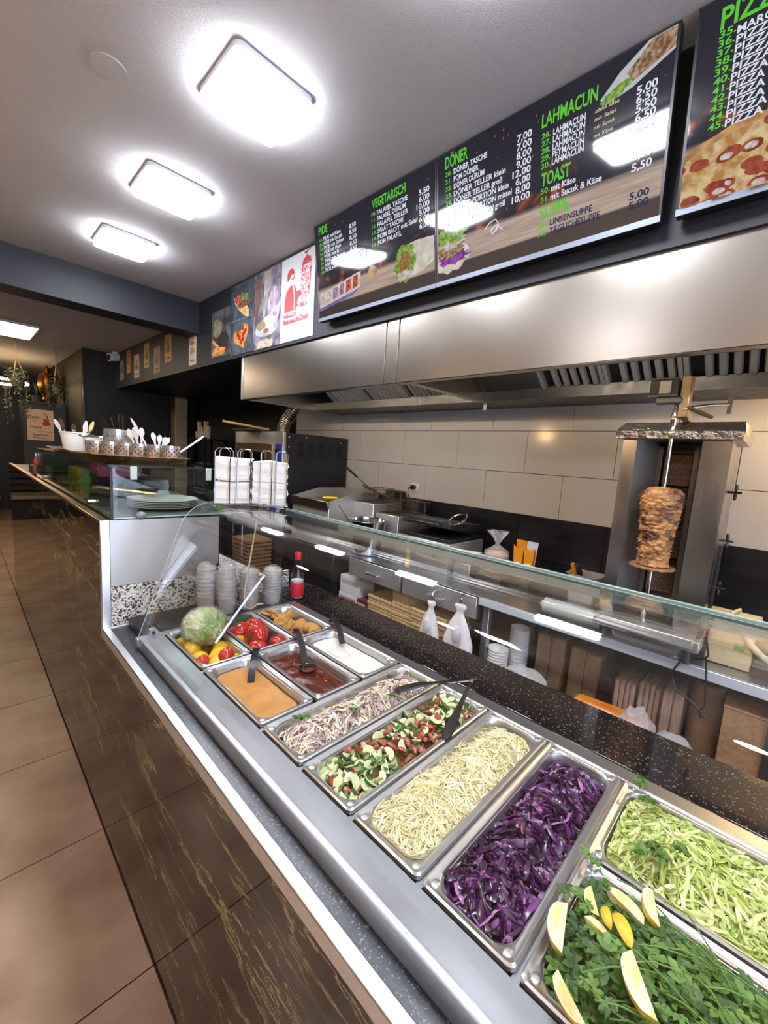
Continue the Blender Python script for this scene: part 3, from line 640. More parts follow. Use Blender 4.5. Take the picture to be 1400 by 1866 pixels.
p4.shape('hair_print', [(.20, .72), (.19, .80), (.24, .85), (.34, .86), (.40, .82), (.40, .78), (.30, .80), (.26, .74)], INK); p4.shape('moustache_print', [(.32, .735), (.41, .75), (.41, .735), (.34, .722)], INK); p4.shape('brow_print', [(.33, .785), (.40, .795), (.40, .787), (.33, .778)], INK); p4.shape('nose_print', [(.39, .775), (.43, .75), (.41, .748)], INK)
p4.shape('kebab_print', [(.64, .44), (.72, .44), (.86, .50), (.90, .84), (.60, .82)], INKP); p4.shape('kebab_top_print', [(.62, .83), (.89, .85), (.86, .90), (.78, .925), (.68, .905)], INK); p4.shape('spit_print', [(.75, .92), (.77, .92), (.77, .975), (.75, .975)], INK); p4.shape('handle_print', [(.68, .965), (.86, .985), (.86, .995), (.68, .975)], INK); p4.shape('foot_print', [(.66, .42), (.70, .42), (.72, .45), (.66, .45)], INKP); p4.blob('tray_print', .68, .40, .16, .022, INKP, wob=.02)
p4.text('red_lettering', [('HALLO', .12, .29, .38, .044, .03), ('BitteschÖn?', .12, .215, .74, .052, .03)], INK)
SIGN = [((345, 615), (358, 611), 665, '#d8c7b8', '#a03d2e', 'cream metal sign with a pizza slice, under the ceiling beam end'), ((301, 611), (313, 608), 660, '#c99b2e', '#3c2c2a', 'bright yellow metal sign with a dark bust figure'), ((281, 634), (292, 631), 679, '#b08a63', '#3a2f2a', 'tan brown metal sign with a dark figure, hung low next to the bright yellow one'),
        ((263, 627), (272, 624), 670, '#b5a04c', '#33312c', 'olive yellow metal sign with a standing dark figure'), ((245, 648), (254, 645), 688, '#c2a69a', '#2b2726', 'pinkish metal sign with a black silhouette and red lettering block'), ((231, 640), (238, 637), 679, '#b07b34', '#7a3d22', 'orange ochre metal sign with a rust coloured figure'), ((219, 660), (226, 656), 692, '#6f6f68', '#3b3733', 'dull grey metal sign at the far end of the row beside the security camera')]
for k, (a, b_, yb, c1, c2, lab) in enumerate(SIGN):
    A = at(*a, 0, XS); B_ = at(*b_, 0, XS); zb = at(a[0], yb + 2, 0, XS).z; zt = (A.z + B_.z) / 2
    q = Poster('metal_sign', A.y, B_.y, zb, zt, PM('sign_%d' % k, c1), lab, 'sign', 'narrow metal signs on the upper wall', r=.012)
    dm = PM('sign_print_%d' % k, c2, c1, 20, .45, .75)
    if k == 0: q.shape('slice_print', [(.2, .35), (.8, .42), (.85, .55), (.35, .62)], PM('sign_pizza', '#b5602c', '#d9a050', 40)); q.blob('scene_print', .5, .75, .3, .07, dm)
    else: q.blob('figure_print', .5, .5, .28, .17, dm, seed=k); q.blob('head_print', .52, .72, .14, .05, dm, seed=k)
    q.shape('caption_print', [(.2, .12), (.8, .12), (.8, .18), (.2, .18)], dm)
# ================================================================ salad counter
RIM = .97; YE = .957; YC0 = -2.4
MARB = marble('black_gold_marble', '#14100d', '#8f8052', (0, .5, 0), 1.)
GRAN = speckle('grey_granite', [(0, '#d9d6d0'), (.42, '#b9b5ae'), (.60, '#8a8680'), (.74, '#4a4745'), (.86, '#191819')], 150, .3)
DSTONE = speckle('dark_speckled_stone', [(0, '#2a2d34'), (.55, '#353942'), (.82, '#1c1e24'), (.94, '#6a707c')], 420, .35)
BSTONE = speckle('black_speckled_granite', [(0, '#0b0b0d'), (.70, '#131316'), (.88, '#26252a'), (.955, '#6b675c')], 380, .06)
sc_ = thing('salad_counter', 'long salad bar counter with glossy black marble front and aluminium edge', 'counter', (.3, -.7, 0))
J = .002
obj('marble_slab', MB().box(XF, XF + .02, YC0, YE - .001, .003, .893), MARB, sc_, smooth=False)
obj('edge_trim', MB().box(XF - .008, -.110, YC0, YE - .008, .893, .929, .003), ALU, sc_)
obj('stone_ledge', MB().box(-.110, -.05, YC0, YE - .012, .90, .924), DSTONE, sc_, smooth=False)
obj('cross_trim', MB().box(-.110, .10, YE - .012, YE, .90, .930, .002), ALU, sc_)
obj('carcass', MB().box(XF + .021, .74, YC0, YE - .003, .003, .79), M('counter_carcass', '#3a3836', .6), sc_, smooth=False)
obj('deck', MB().box(-.049, .80, .722, YE - .013, .90, .955), M('black_deck', '#18181a', .4), sc_)
obj('rear_worktop', MB().box(.575, .79, YC0, .86, .935, .966, .003), BSTONE, sc_)
obj('rear_panel', MB().box(.72, .74, YC0, .86, .792, .934), DSTEEL, sc_)
# stainless well with ledges and cross bars
wl = thing('pan_well', 'stainless steel well frame holding the food pans', 'food well', (.25, -.4, .79))
XA, XB = -.078, .575
f = MB().prism([(XA, .930), (XA + .004, .962), (XA + .010, .9645), (-.001, .9645), (-.001, .955), (XA + .018, .955), (XA + .018, .930)], 1, YC0, .720)
obj('front_ledge', f, STEEL, wl); obj('back_ledge', MB().box(.531, XB, YC0, .720, .93, .9645, .002), STEEL, wl); obj('end_ledge', MB().box(-.0009, .5305, .692, .720, .93, .9645, .002), STEEL, wl)
obj('skirt', MB().box(XA + .001, XA + .006, YC0, .719, .9255, .932), M('painted_reflection_steel', '#9a8f86', .35, 1.), wl)  # brown of a reflection is put into the steel colour
for y in (.36, 0., -.1704, -.3408, -.5112, -.6816, -1.021): obj('cross_bar', MB().box(0, .53, y - .006, y + .006, .945, .9595), STEEL, wl)
obj('end_cap', MB().box(XA - .006, XA + .004, .70, .724, .926, .965, .003), STEEL, wl)
tub = MB().box(-.02, .56, -1.5, .70, .80, .803); tub.box(-.02, -.016, -1.5, .70, .80, .94); tub.box(.556, .56, -1.5, .70, .80, .94)
obj('tub', tub, DSTEEL, wl, smooth=False)
# ---------------------------------------------------------------- pans
def gn_pan(x0, x1, y0, y1, depth, label, group, kind='pan'):
    g = .0035; x0 += g; x1 -= g; y0 += g; y1 -= g; mb = MB(); L = []
    for ins, r, z in ((0, .012, -.009), (0, .012, -.001), (.003, .012, .0015), (.006, .012, .0005), (.009, .014, -.002), (.013, .03, -.0022), (.015, .036, -.005), (.018, .040, -.018), (.026, .042, -depth * .7), (.036, .044, -depth + .006), (.05, .04, -depth)):
        L.append(rrect(x0 + ins, x1 - ins, y0 + ins, y1 - ins, r, RIM + z, 6))
    mb.loft(L, False, True)
    L2 = [rrect(x0 + i, x1 - i, y0 + i, y1 - i, r, RIM + z, 6) for i, r, z in ((0, .012, -.009), (.002, .012, -.009), (.004, .012, -.0035), (.0165, .036, -.0075), (.0195, .04, -.02), (.0275, .042, -depth * .7), (.0375, .044, -depth + .005), (.05, .04, -depth - .0015))]
    mb.loft(L2, False, True)
    bo = thing('food_pan', label, 'pan', ((x0 + x1) / 2, (y0 + y1) / 2, RIM - depth - .0015), group)
    obj('body', mb, PANST, bo)
    for sx in (0, 1):
        for sy in (0, 1):
            cx = (x0 + .017, x1 - .017)[sx]; cy = (y0 + .017, y1 - .017)[sy]
            obj('corner_boss', MB().ball((cx, cy, RIM - .0035), (.011, .008, .0035), 12, 6), PANST, bo)
    return bo
GP = 'steel food pans in the salad bar'
T3 = .53 / 3
gn_pan(0, T3, .363, .690, .14, 'steel pan of lemons, under the wrapped iceberg lettuce', GP); gn_pan(T3, 2 * T3, .363, .690, .14, 'steel pan of whole tomatoes and a cucumber', GP); gn_pan(2 * T3, .53, .363, .690, .14, 'steel pan of fried nuggets', GP)
gn_pan(0, T3, .003, .360, .13, 'steel pan of orange sauce', GP); gn_pan(T3, 2 * T3, .003, .360, .13, 'steel pan of red brown chilli sauce', GP); gn_pan(2 * T3, .53, .003, .360, .13, 'steel pan of white yogurt sauce', GP)
d_ = .1704
for k, n in enumerate(('onion salad', 'chopped cucumber and tomato salad', 'shredded white cabbage', 'shredded red cabbage')): gn_pan(0, .53, -d_ * (k + 1), -d_ * k, .12, 'long steel pan of ' + n, GP)
gn_pan(0, .265, -1.021, -4 * d_, .12, 'steel pan of parsley and lemon wedges', GP); gn_pan(.265, .53, -1.021, -4 * d_, .12, 'steel pan of shredded lettuce', GP)
# ---------------------------------------------------------------- sauces
def sauce(name, x0, x1, y0, y1, z, mat, label, seed=0):
    mb = MB(); ins = .0275
    def fn(u, v):
        x = x0 + ins + (x1 - x0 - 2 * ins) * u; y = y0 + ins + (y1 - y0 - 2 * ins) * v
        e = min(u, 1 - u, v, 1 - v); k = mnoise.noise((x * 22 + seed, y * 22, seed)) * .0016 + mnoise.noise((x * 60, y * 60, seed)) * .0006
        return (x, y, z + k - (.002 if e <= 0 else 0))
    def clip(p):   # keep inside rounded corners
        r = .038; X0, X1, Y0, Y1 = x0 + ins, x1 - ins, y0 + ins, y1 - ins; x, y, zz = p
        cx = min(max(x, X0 + r), X1 - r); cy = min(max(y, Y0 + r), Y1 - r); d = math.hypot(x - cx, y - cy)
        if d > r: x = cx + (x - cx) * r / d; y = cy + (y - cy) * r / d
        return (x, y, zz)
    mb.grid(lambda u, v: clip(fn(u, v)), 26, 44)
    return obj(name, mb, mat, label=label, cat='sauce', kind='stuff', ang=80)
OS = M('orange_sauce_mat', '#bf8847', .28, noise=(14, '#c79252', .4, .6, 4), bump=(60, .1, .003), coat=.3, sss=.1)
RS = M('chilli_sauce_mat', '#4f1c0e', .2, noise=(40, '#5f2411', .45, .62, 5), bump=(90, .15, .003), coat=.4)
YS = M('yogurt_sauce_mat', '#e9e8da', .3, noise=(130, '#dfe0c9', .6, .72, 3), bump=(60, .1, .003), coat=.3, sss=.1)
sauce('orange_sauce', 0, T3, .003, .36, RIM - .022, OS, 'smooth orange sauce filling its pan', 1); sauce('chilli_sauce', T3, 2 * T3, .003, .36, RIM - .022, RS, 'dark red brown chilli sauce filling its pan', 2); sauce('yogurt_sauce', 2 * T3, .53, .003, .36, RIM - .020, YS, 'white herb yogurt sauce filling its pan', 3)
rs = random.Random(3); mb = MB()
for _ in range(26):
    x, y = rs.uniform(T3 + .04, 2 * T3 - .04), rs.uniform(.05, .32); r = rs.uniform(.001, .0028); mb.ball((x, y, RIM - .0215), (r, r, r * .5), 7, 5)
obj('chilli_seed', mb, M('chilli_seed_mat', '#c98a2e', .5), label='yellow chilli seeds floating on the red brown sauce', cat='seeds', kind='stuff')
# serving spoons
def spoon(pts, bowl, matb, label, r=.012, thick=.0025):
    b = Vector(pts[-1]); t = thing('serving_spoon', label, 'spoon', b, 'black serving spoons in the sauces'); L = []
    P = [Vector(q) for q in pts]
    for i, q in enumerate(P):
        d = (P[min(i + 1, len(P) - 1)] - P[max(i - 1, 0)]).normalized(); s = d.cross(Vector((0, 0, 1))); s = s.normalized() if s.length > .1 else Vector((1, 0, 0)); n = s.cross(d)
        L.append([q - s * r - n * thick, q + s * r - n * thick, q + s * r + n * thick, q - s * r + n * thick])
    obj('handle', MB().loft(L), BLACKP, t)
    if bowl:
        c, rad = bowl; mb = MB(); mb.lathe([(rad * .25, -rad * .5), (rad * .7, -rad * .36), (rad * .95, -rad * .1), (rad, 0), (rad * .93, -.001), (rad * .85, -rad * .12), (rad * .6, -rad * .32), (.001, -rad * .42)], c, 20)
        obj('bowl', mb, matb, t)
    return t
zs = RIM - .022
spoon([(.186, .352, RIM + .014), (.172, .335, RIM + .022), (.140, .29, RIM + .016), (.108, .245, RIM - .006), (.095, .225, zs - .008)], None, BLACKP, 'black spoon handle standing in the orange sauce', .0105)
spoon([(.372, .402, RIM + .002), (.362, .39, RIM + .024), (.342, .34, RIM + .03), (.318, .28, RIM + .012), (.292, .225, zs + .004), (.284, .2, zs + .002)], ((.276, .185, zs + .009), .03), M('sauced_black', '#1b0d0a', .12, coat=.6), 'black ladle lying in the red brown chilli sauce', .0105)
spoon([(.548, .405, RIM + .004), (.540, .39, RIM + .026), (.515, .335, RIM + .034), (.485, .275, RIM + .02), (.462, .232, RIM - .002)], None, BLACKP, 'black spoon with yogurt on its bowl, in the white sauce', .0105)
sp3 = bpy.data.objects['serving_spoon.002']
mb = MB().loft([rrect(.428 - a, .428 + a, .205 - b_, .205 + b_, min(a, b_) * .9, zs + z, 5) for a, b_, z in ((.03, .042, .001), (.028, .04, .008), (.012, .024, .013))]); obj('bowl', mb, M('yogurt_glob', '#d9dbd6', .25, coat=.4), sp3)
# ---------------------------------------------------------------- whole vegetables
LEM = M('lemon_skin', '#e0b31f', .38, noise=(9, '#e9c53c', .3, .7, 3), bump=(190, .25, .003), sss=.05); TOM = M('tomato_skin', '#b3231a', .16, noise=(5, '#c9412a', .35, .7, 3), coat=.5); CUC = M('cucumber_skin', '#1f3a17', .35, noise=(18, '#31541f', .4, .7, 3), bump=(120, .2, .002))
GT = M('tomato_calyx', '#3c5a22', .6)
def lemon(c, rot, s=1.):
    t = MB().xf(T(*c) @ Rz(rot[2]) @ Ry(rot[1]))
    def fn(d): return 1 + .16 * max(0, abs(d.x) - .86) / .14
    t.ball((0, 0, 0), (.041 * s, .031 * s, .031 * s), 20, 14, fn); return t
GL = 'whole lemons in the first pan'
LP = [((.045, .62, .935), .3), ((.052, .56, .942), .9), ((.042, .47, .938), 1.3), ((.105, .45, .945), .2), ((.075, .405, .945), .6), ((.135, .52, .93), 1.2), ((.11, .60, .915), .4), ((.14, .42, .918), .8)]
LLAB = 'whole yellow lemon in the pan under the iceberg lettuce'
for c, a in LP: obj('lemon', lemon(c, (0, .2 * math.sin(a * 7), a)), LEM, label=LLAB, cat='lemon', group=GL)
def tomato(c, r, tilt, a, label, group, sq=.84):
    X = T(*c) @ Rz(a) @ Ry(tilt); m = MB().xf(X)
    def fn(d):
        ang = math.atan2(d.y, d.x); k = 1 + .018 * math.cos(5 * ang) * (1 - abs(d.z))
        return k * (1 - .16 * max(0, d.z - .75) / .25)
    m.ball((0, 0, 0), (r, r, r * sq), 24, 16, fn)
    o = obj('tomato', m, TOM, label=label, cat='tomato', group=group)
    s = MB().xf(X)
    for k in range(5):
        b = 2 * PI * k / 5; s.poly([(0, 0, r * sq * .86), (.3 * r * math.cos(b - .25), .3 * r * math.sin(b - .25), r * sq * .93), (.55 * r * math.cos(b), .55 * r * math.sin(b), r * sq * .92), (.3 * r * math.cos(b + .25), .3 * r * math.sin(b + .25), r * sq * .93)])
    s.cyl((0, 0, r * sq * .84), (0, 0, r * sq * .98), .0022, n=6)
    obj('calyx', s, GT, o); return o
for c, r in (((.098, .395, .968), .03), ((.03, .425, .952), .028)): tomato(c, r, 1.2, 2., 'small red tomato among the lemons', 'tomatoes among the lemons')
for c, r, tl, a, lab in (((.232, .575, .955), .042, .5, 2.5, 'bright red whole tomato lying against the cucumber'), ((.300, .575, .953), .043, .9, .5, 'paler red whole tomato behind the others near the nuggets'), ((.262, .495, .957), .047, 1.2, 3.4, 'largest whole tomato of the tomato pan'), ((.228, .425, .945), .036, .7, 1., 'whole tomato in the corner of the tomato pan near the orange sauce'), ((.312, .43, .946), .031, .4, 2., 'smallest whole tomato of the tomato pan, by the chilli sauce')): tomato(c, r, tl, a, lab, 'tomatoes in the tomato pan')
cu_ = MB(); cu_.tube([(.205, .645, .945), (.215, .648, .95), (.25, .655, .955), (.29, .66, .956), (.325, .663, .953), (.336, .664, .95)], [.008, .02, .0235, .024, .021, .008], 16); obj('cucumber', cu_, CUC, label='whole green cucumber lying across the tomato pan', cat='cucumber')
obj('lemon', lemon((.212, .535, .93), (0, .3, .4), .9), LEM, label='single lemon half hidden under the tomatoes', cat='lemon')
# iceberg lettuce in film
hc_ = Vector((.105, .585, 1.005))
ib = MB().ball(hc_, (.078, .078, .068), 48, 32, lambda d: 1 + .05 * mnoise.noise(d * 2.2) - .09 * max(0, .12 - abs(mnoise.noise(d * 1.9 + Vector((3, 1, 2))))) / .12 + .03 * mnoise.noise(d * 7))
ice = obj('iceberg_lettuce', ib, M('iceberg_leaf', '#7fa33c', .45, noise=(13, '#dbe3b4', .40, .58, 10), bump=(34, 1., .03), stretch=(1.5, .7, 1)), label='head of iceberg lettuce wrapped in cling film on the lemons', cat='lettuce')
wr = MB().ball(hc_, (.0812, .0812, .0715), 72, 48, lambda d: 1 + .05 * mnoise.noise(d * 2.2) + .045 * abs(mnoise.noise(d * 11)) + .02 * abs(mnoise.noise(d * 25)))
obj('cling_wrap', wr, glassy('lettuce_film', '#fdfdfd', .06, 1.75, .03, '#ffffff', bump=(22, 1., .03)), ice, ang=25)
# fried nuggets
NUG = M('fried_crumb', '#a5702f', .6, noise=(60, '#c79550', .38, .62, 5), bump=(170, .8, .006))
nprot = None; rn = random.Random(11)
def nugget_mesh(k):
    return MB().ball((0, 0, 0), (.03, .021, .0085), 18, 10, lambda d: 1 + .10 * mnoise.noise(d * 2 + Vector((k, 0, 0))) + .03 * mnoise.noise(d * 9))
protos = []
NP = []
for i in range(8): NP.append((.462 + .034 * math.sin(i * .9) * .4, .40 + .0135 * i, .953 + .002 * (i % 2), 1.15, .15 * math.sin(i)))
for i in range(22): NP.append((rn.uniform(.385, .50), rn.uniform(.50, .655), .935 + .03 * rn.random(), rn.uniform(-.6, .9), rn.uniform(0, 3)))
for i in range(6): NP.append((rn.uniform(.39, .43), rn.uniform(.40, .52), .938 + .014 * rn.random(), rn.uniform(-.3, .5), rn.uniform(0, 3)))
for i, (x, y, z, tl, a) in enumerate(NP):
    if i < 4:
        o = obj('fried_nugget', nugget_mesh(i * 3.3), NUG, label='golden brown fried nugget in the steel pan', cat='nugget', group='fried nuggets', base=(0, 0, 0)); protos.append(o)
    else:
        o = protos[i % 4].copy(); COL.objects.link(o)
    o.location = (x, y, z); o.rotation_euler = (tl, .15 * math.sin(i * 2.), a)
# ---------------------------------------------------------------- shredded and chopped salads
def heap(x0, x1, y0, y1, zb, amp, seed, tilt=0., edge=.03):
    def h(x, y):
        u = (x - x0) / (x1 - x0); v = (y - y0) / (y1 - y0)
        e = min(1, min(u * (x1 - x0), (1 - u) * (x1 - x0), v * (y1 - y0), (1 - v) * (y1 - y0)) / edge); e = max(0, e); e = e * e * (3 - 2 * e)
        return zb + amp * (e - .5) + .010 * mnoise.noise((x * 14 + seed, y * 14, seed)) + tilt * (u - .5)
    return h
def clampr(x, y, x0, x1, y0, y1, r=.034):
    cx = min(max(x, x0 + r), x1 - r); cy = min(max(y, y0 + r), y1 - r); d = math.hypot(x - cx, y - cy)
    return (cx + (x - cx) * r / d, cy + (y - cy) * r / d) if d > r else (x, y)
def strands(n, R, h, seed, ln, wd, th, curl, lift, nm, flow=None, seg=5, wave=0.):
    r = random.Random(seed); mb = MB(); x0, x1, y0, y1 = R
    for _ in range(n):
        x, y = r.uniform(x0, x1), r.uniform(y0, y1); a = (flow + r.gauss(0, .55)) if flow is not None and r.random() < .75 else r.uniform(0, 2 * PI)
        L = r.uniform(*ln); k = r.gauss(0, curl); w = r.uniform(*wd) / 2; t = r.uniform(*th) / 2; pit = r.gauss(.0, .25); z0 = r.uniform(0, lift); roll = r.uniform(-1.2, 1.2)
        P = []; px, py, aa = x, y, a - k / 2
        px -= math.cos(a) * L / 2; py -= math.sin(a) * L / 2; ph = r.uniform(0, 6)
        for i in range(seg + 1):
            qx, qy = clampr(px, py, x0, x1, y0, y1)
            P.append(Vector((qx, qy, h(qx, qy) + z0 + pit * (i / seg - .5) * L * .5 + wave * math.sin(ph + i * 1.7))))
            px += math.cos(aa) * L / seg; py += math.sin(aa) * L / seg; aa += k / seg
        loops = []
        for i, p in enumerate(P):
            d = P[min(i + 1, seg)] - P[max(i - 1, 0)]
            d = d.normalized() if d.length > 1e-6 else Vector((1, 0, 0)); s = d.cross(Vector((0, 0, 1))); s = s.normalized() if s.length > .05 else Vector((1, 0, 0)); nn = s.cross(d)
            c_, s_ = math.cos(roll), math.sin(roll); s2_ = s * c_ + nn * s_; n2 = nn * c_ - s * s_; g = .55 if i in (0, seg) else 1
            loops.append([p + s2_ * w * g, p + n2 * t, p - s2_ * w * g, p - n2 * t])
        mb.loft(loops, mi=r.choices(range(len(nm)), nm)[0])
    return mb
def base_heap(mb, R, h, mi, dz=-.004, nu=40, nv=18):
    x0, x1, y0, y1 = R
    def fn(u, v):
        x, y = clampr(x0 + (x1 - x0) * u, y0 + (y1 - y0) * v, x0, x1, y0, y1); return (x, y, h(x, y) + dz)
    mb.grid(fn, nu, nv, mi)
def long_rect(k, i=.0225): return (i, .53 - i, -d_ * (k + 1) + i, -d_ * k - i)
def veg(name, col, c2, rough=.4, sc=25, coat=.15, sss=.12): return M(name, col, rough, noise=(sc, c2, .35, .65, 4), coat=coat, sss=sss)
# white cabbage
R = long_rect(2); h = heap(*R, .957, .026, 1, -.022, .055); R2 = (R[0], R[1] - .02, R[2], R[3])
mb = strands(2300, R2, h, 21, (.04, .10), (.0028, .0046), (.0016, .0024), 1.5, .012, (6, 3, 2), None); base_heap(mb, R, h, 0)
obj('white_cabbage', mb, [veg('cabbage_cream', '#e0daae', '#e8e3c2'), veg('cabbage_yellow', '#d0c68c', '#dcd3a0'), veg('cabbage_white', '#eeebd8', '#e4dfc0')], label='heap of finely shredded white cabbage', cat='salad', kind='stuff', ang=70)
# red cabbage
R = long_rect(3); h = heap(*R, .951, .026, 5, -.016, .05)
mb = strands(1100, R, h, 33, (.02, .075), (.004, .013), (.0012, .0022), 1.6, .014, (6, 4, 2, 1), None, wave=.0025); base_heap(mb, R, h, 1)
obj('red_cabbage', mb, [veg('red_cabbage_dark', '#2c0d33', '#471850', .3, 40, .3), veg('red_cabbage_deep', '#180720', '#2e0f36', .3, 40, .3), veg('red_cabbage_mid', '#56205f', '#763a80', .3, 40, .3), veg('red_cabbage_pink', '#9c4fa0', '#b98abf', .3, 40, .3)], label='heap of glossy shredded red cabbage', cat='salad', kind='stuff', ang=70)
# onion salad with sumac and parsley
R = long_rect(0); h = heap(*R, .953, .024, 9, .004, .05)
mb = strands(1300, R, h, 44, (.025, .07), (.003, .0065), (.001, .002), 1.7, .012, (6, 3, 3, 1.2), None); base_heap(mb, R, h, 2)
obj('onion_salad', mb, [veg('onion_white', '#dcd3c2', '#e9e3d6'), veg('onion_cream', '#cfc2a0', '#ddd2b5'), veg('onion_mauve', '#a58a94', '#c9b5ba'), veg('onion_sumac', '#6e3340', '#8f5560')], label='heap of sliced onion salad with sumac', cat='salad', kind='stuff', ang=70)
# iceberg shreds
RL = (.265 + .027, .53 - .027, -1.021 + .027, -4 * d_ - .027); h = heap(*RL, .965, .034, 13, 0, .07)
mb = strands(1900, RL, h, 55, (.03, .075), (.003, .0075), (.001, .002), 1.3, .014, (5, 4, 2, 2), None, wave=.0015); base_heap(mb, RL, h, 1)
obj('shredded_lettuce', mb, [veg('lettuce_pale', '#b9c76e', '#d2da9c'), veg('lettuce_green', '#8fa945', '#b0c26a'), veg('lettuce_cream', '#dfe2bd', '#cdd59a'), veg('lettuce_bright', '#a3bd50', '#c4d27e')], label='heap of pale green shredded lettuce', cat='salad', kind='stuff', ang=70)
# parsley
PARS = [veg('parsley_dark', '#2c4f18', '#456a24', .5, 40, .05), veg('parsley_mid', '#4a7428', '#688c3c', .5, 40, .05), M('parsley_stem', '#62863c', .5)]
def leaf(mb, c, a, pit, s, mi, r):
    X = T(*c) @ Rz(a) @ Ry(pit); old = mb.X; mb.xf(X)
    for k in (-1, 0, 1):
        b = k * .85; L = s * (1 if k == 0 else .78); W = L * .36
        def q(x, y, z=0.): return (x * math.cos(b) - y * math.sin(b), x * math.sin(b) + y * math.cos(b), z)
        mb.add([q(0, 0), q(L * .35, W * .7, s * .06), q(L * .55, W * .55, s * .02), q(L * .72, W * .75, s * .05), q(L, 0, -s * .10), q(L * .72, -W * .75, s * .05), q(L * .55, -W * .55, s * .02), q(L * .35, -W * .7, s * .06), q(L * .5, 0, -s * .04)], [(0, 1, 8), (1, 2, 8), (2, 3, 8), (3, 4, 8), (4, 5, 8), (5, 6, 8), (6, 7, 8), (7, 0, 8)], mi)
    mb.X = old
def sprigs(n, R, h, seed, s=(.010, .018), lift=.012):
    r = random.Random(seed); mb = MB(); x0, x1, y0, y1 = R
    for _ in range(n):
        x, y = clampr(r.uniform(x0, x1), r.uniform(y0, y1), *R)
        leaf(mb, (x, y, h(x, y) + r.uniform(0, lift)), r.uniform(0, 6.3), r.uniform(-.7, .5), r.uniform(*s), r.choice((0, 0, 1)), r)
    return mb
RP = (.03, .265 - .027, -1.021 + .027, -4 * d_ - .03); hp = heap(*RP, .953, .03, 17, 0, .06)
RP2 = (RP[0] - .006, RP[1] + .004, RP[2], RP[3] + .004)
mb = sprigs(1900, RP2, hp, 61, (.012, .026), .03)
r = random.Random(8)
for _ in range(55):
    x, y = r.uniform(.04, .23), r.uniform(-.98, -.80); a = r.gauss(1.9, .5); L = r.uniform(.04, .12); z = hp(x, y) + r.uniform(.0, .03)
    P = [(*clampr(x + math.cos(a) * L * t, y + math.sin(a) * L * t, *RP), z + .012 * math.sin(t * 3) + .006 * t) for t in (0, .33, .66, 1)]
    mb.tube(P, .0011, 4, 2)
base_heap(mb, RP2, hp, 0, -.002, 20, 20)
obj('parsley', mb, PARS, label='bunch of chopped green parsley filling the herb pan', cat='parsley', kind='stuff', ang=60)
# loose parsley sprigs over the pan rims
def sprig(pts, label, seed, s=.014):
    mb = MB(); r = random.Random(seed); mb.tube(pts, .0011, 5, 2)
    P = [Vector(p) for p in pts]
    for i in range(1, len(P)):
        for _ in range(4): leaf(mb, P[i] + Vector((r.uniform(-.006, .006), r.uniform(-.006, .006), .002)), r.uniform(0, 6.3), r.uniform(-.4, .3), r.uniform(s * .7, s * 1.1), r.choice((0, 1)), r)
    obj('parsley_sprig', mb, PARS, label=label, cat='parsley', group='loose parsley sprigs on the salads' if 'lying' in label else None, ang=60)
sprig([(.20, -.76, .985), (.205, -.735, .992), (.235, -.715, .992), (.25, -.695, .985)], 'parsley sprig poking over the rim towards the lettuce and red cabbage corner', 1)
sprig([(.10, -.77, .985), (.12, -.745, .992), (.15, -.725, .99), (.165, -.705, .985), (.16, -.69, .982)], 'parsley sprig hanging over the rim beside the red cabbage', 2)
sprig([(.05, -.80, .985), (.04, -.785, .994), (.045, -.76, .992)], 'parsley sprig standing up at the customer side of the herb pan', 3)
for k, (x, y) in enumerate(((.30, -.76), (.315, -.79), (.33, -.775), (.36, -.81), (.49, -.72), (.44, -.745))): sprig([(x, y, .99), (x + .008, y + .006, 1.0), (x + .02, y, .996)], 'parsley sprig lying on the shredded lettuce', 10 + k, .016)
for k, (x, y) in enumerate(((.07, -.045), (.09, -.06), (.21, -.11), (.33, -.13), (.40, -.06), (.46, -.08))): sprig([(x, y, .978), (x + .008, y + .006, .982), (x + .018, y, .978)], 'parsley leaf lying on the onion salad', 30 + k, .013)
# lemon wedges
LF = M('lemon_flesh', '#ddd08a', .25, noise=(55, '#efe8c2', .42, .6, 3), sss=.2, coat=.4, stretch=(.4, 1.6, 1.6)); LR = M('lemon_pith', '#eee6c4', .5)
def wedge(c, rx, ry, rz, s=1., ang=1.45):
    mb = MB().xf(T(*c) @ Rz(rz) @ Ry(ry) @ Rx(rx)); n, m = 10, 6; L = .046 * s; R_ = .029 * s
    prof = [(-L + 2 * L * i / n) for i in range(n + 1)]; rad = [R_ * math.sqrt(max(0, 1 - (abs(t) / L) ** 2.2)) + .0004 for t in prof]
    out = [[(t, r_ * math.sin(-ang / 2 + ang * j / m), r_ * math.cos(-ang / 2 + ang * j / m)) for j in range(m + 1)] for t, r_ in zip(prof, rad)]
    mb.loft(out, False, False, False, 0)
    for j, sg in ((0, 1), (m, 1)):
        mb.loft([[out[i][j], tuple(v * (.88 if k else 1) for k, v in enumerate(out[i][j]))] for i in range(n + 1)], False, False, False, 2)
        mb.loft([[tuple(v * (.88 if k else 1) for k, v in enumerate(out[i][j])), (prof[i] * .96, 0, 0)] for i in range(n + 1)], False, False, False, 1)
    return mb
WG = 'lemon wedges among the parsley'
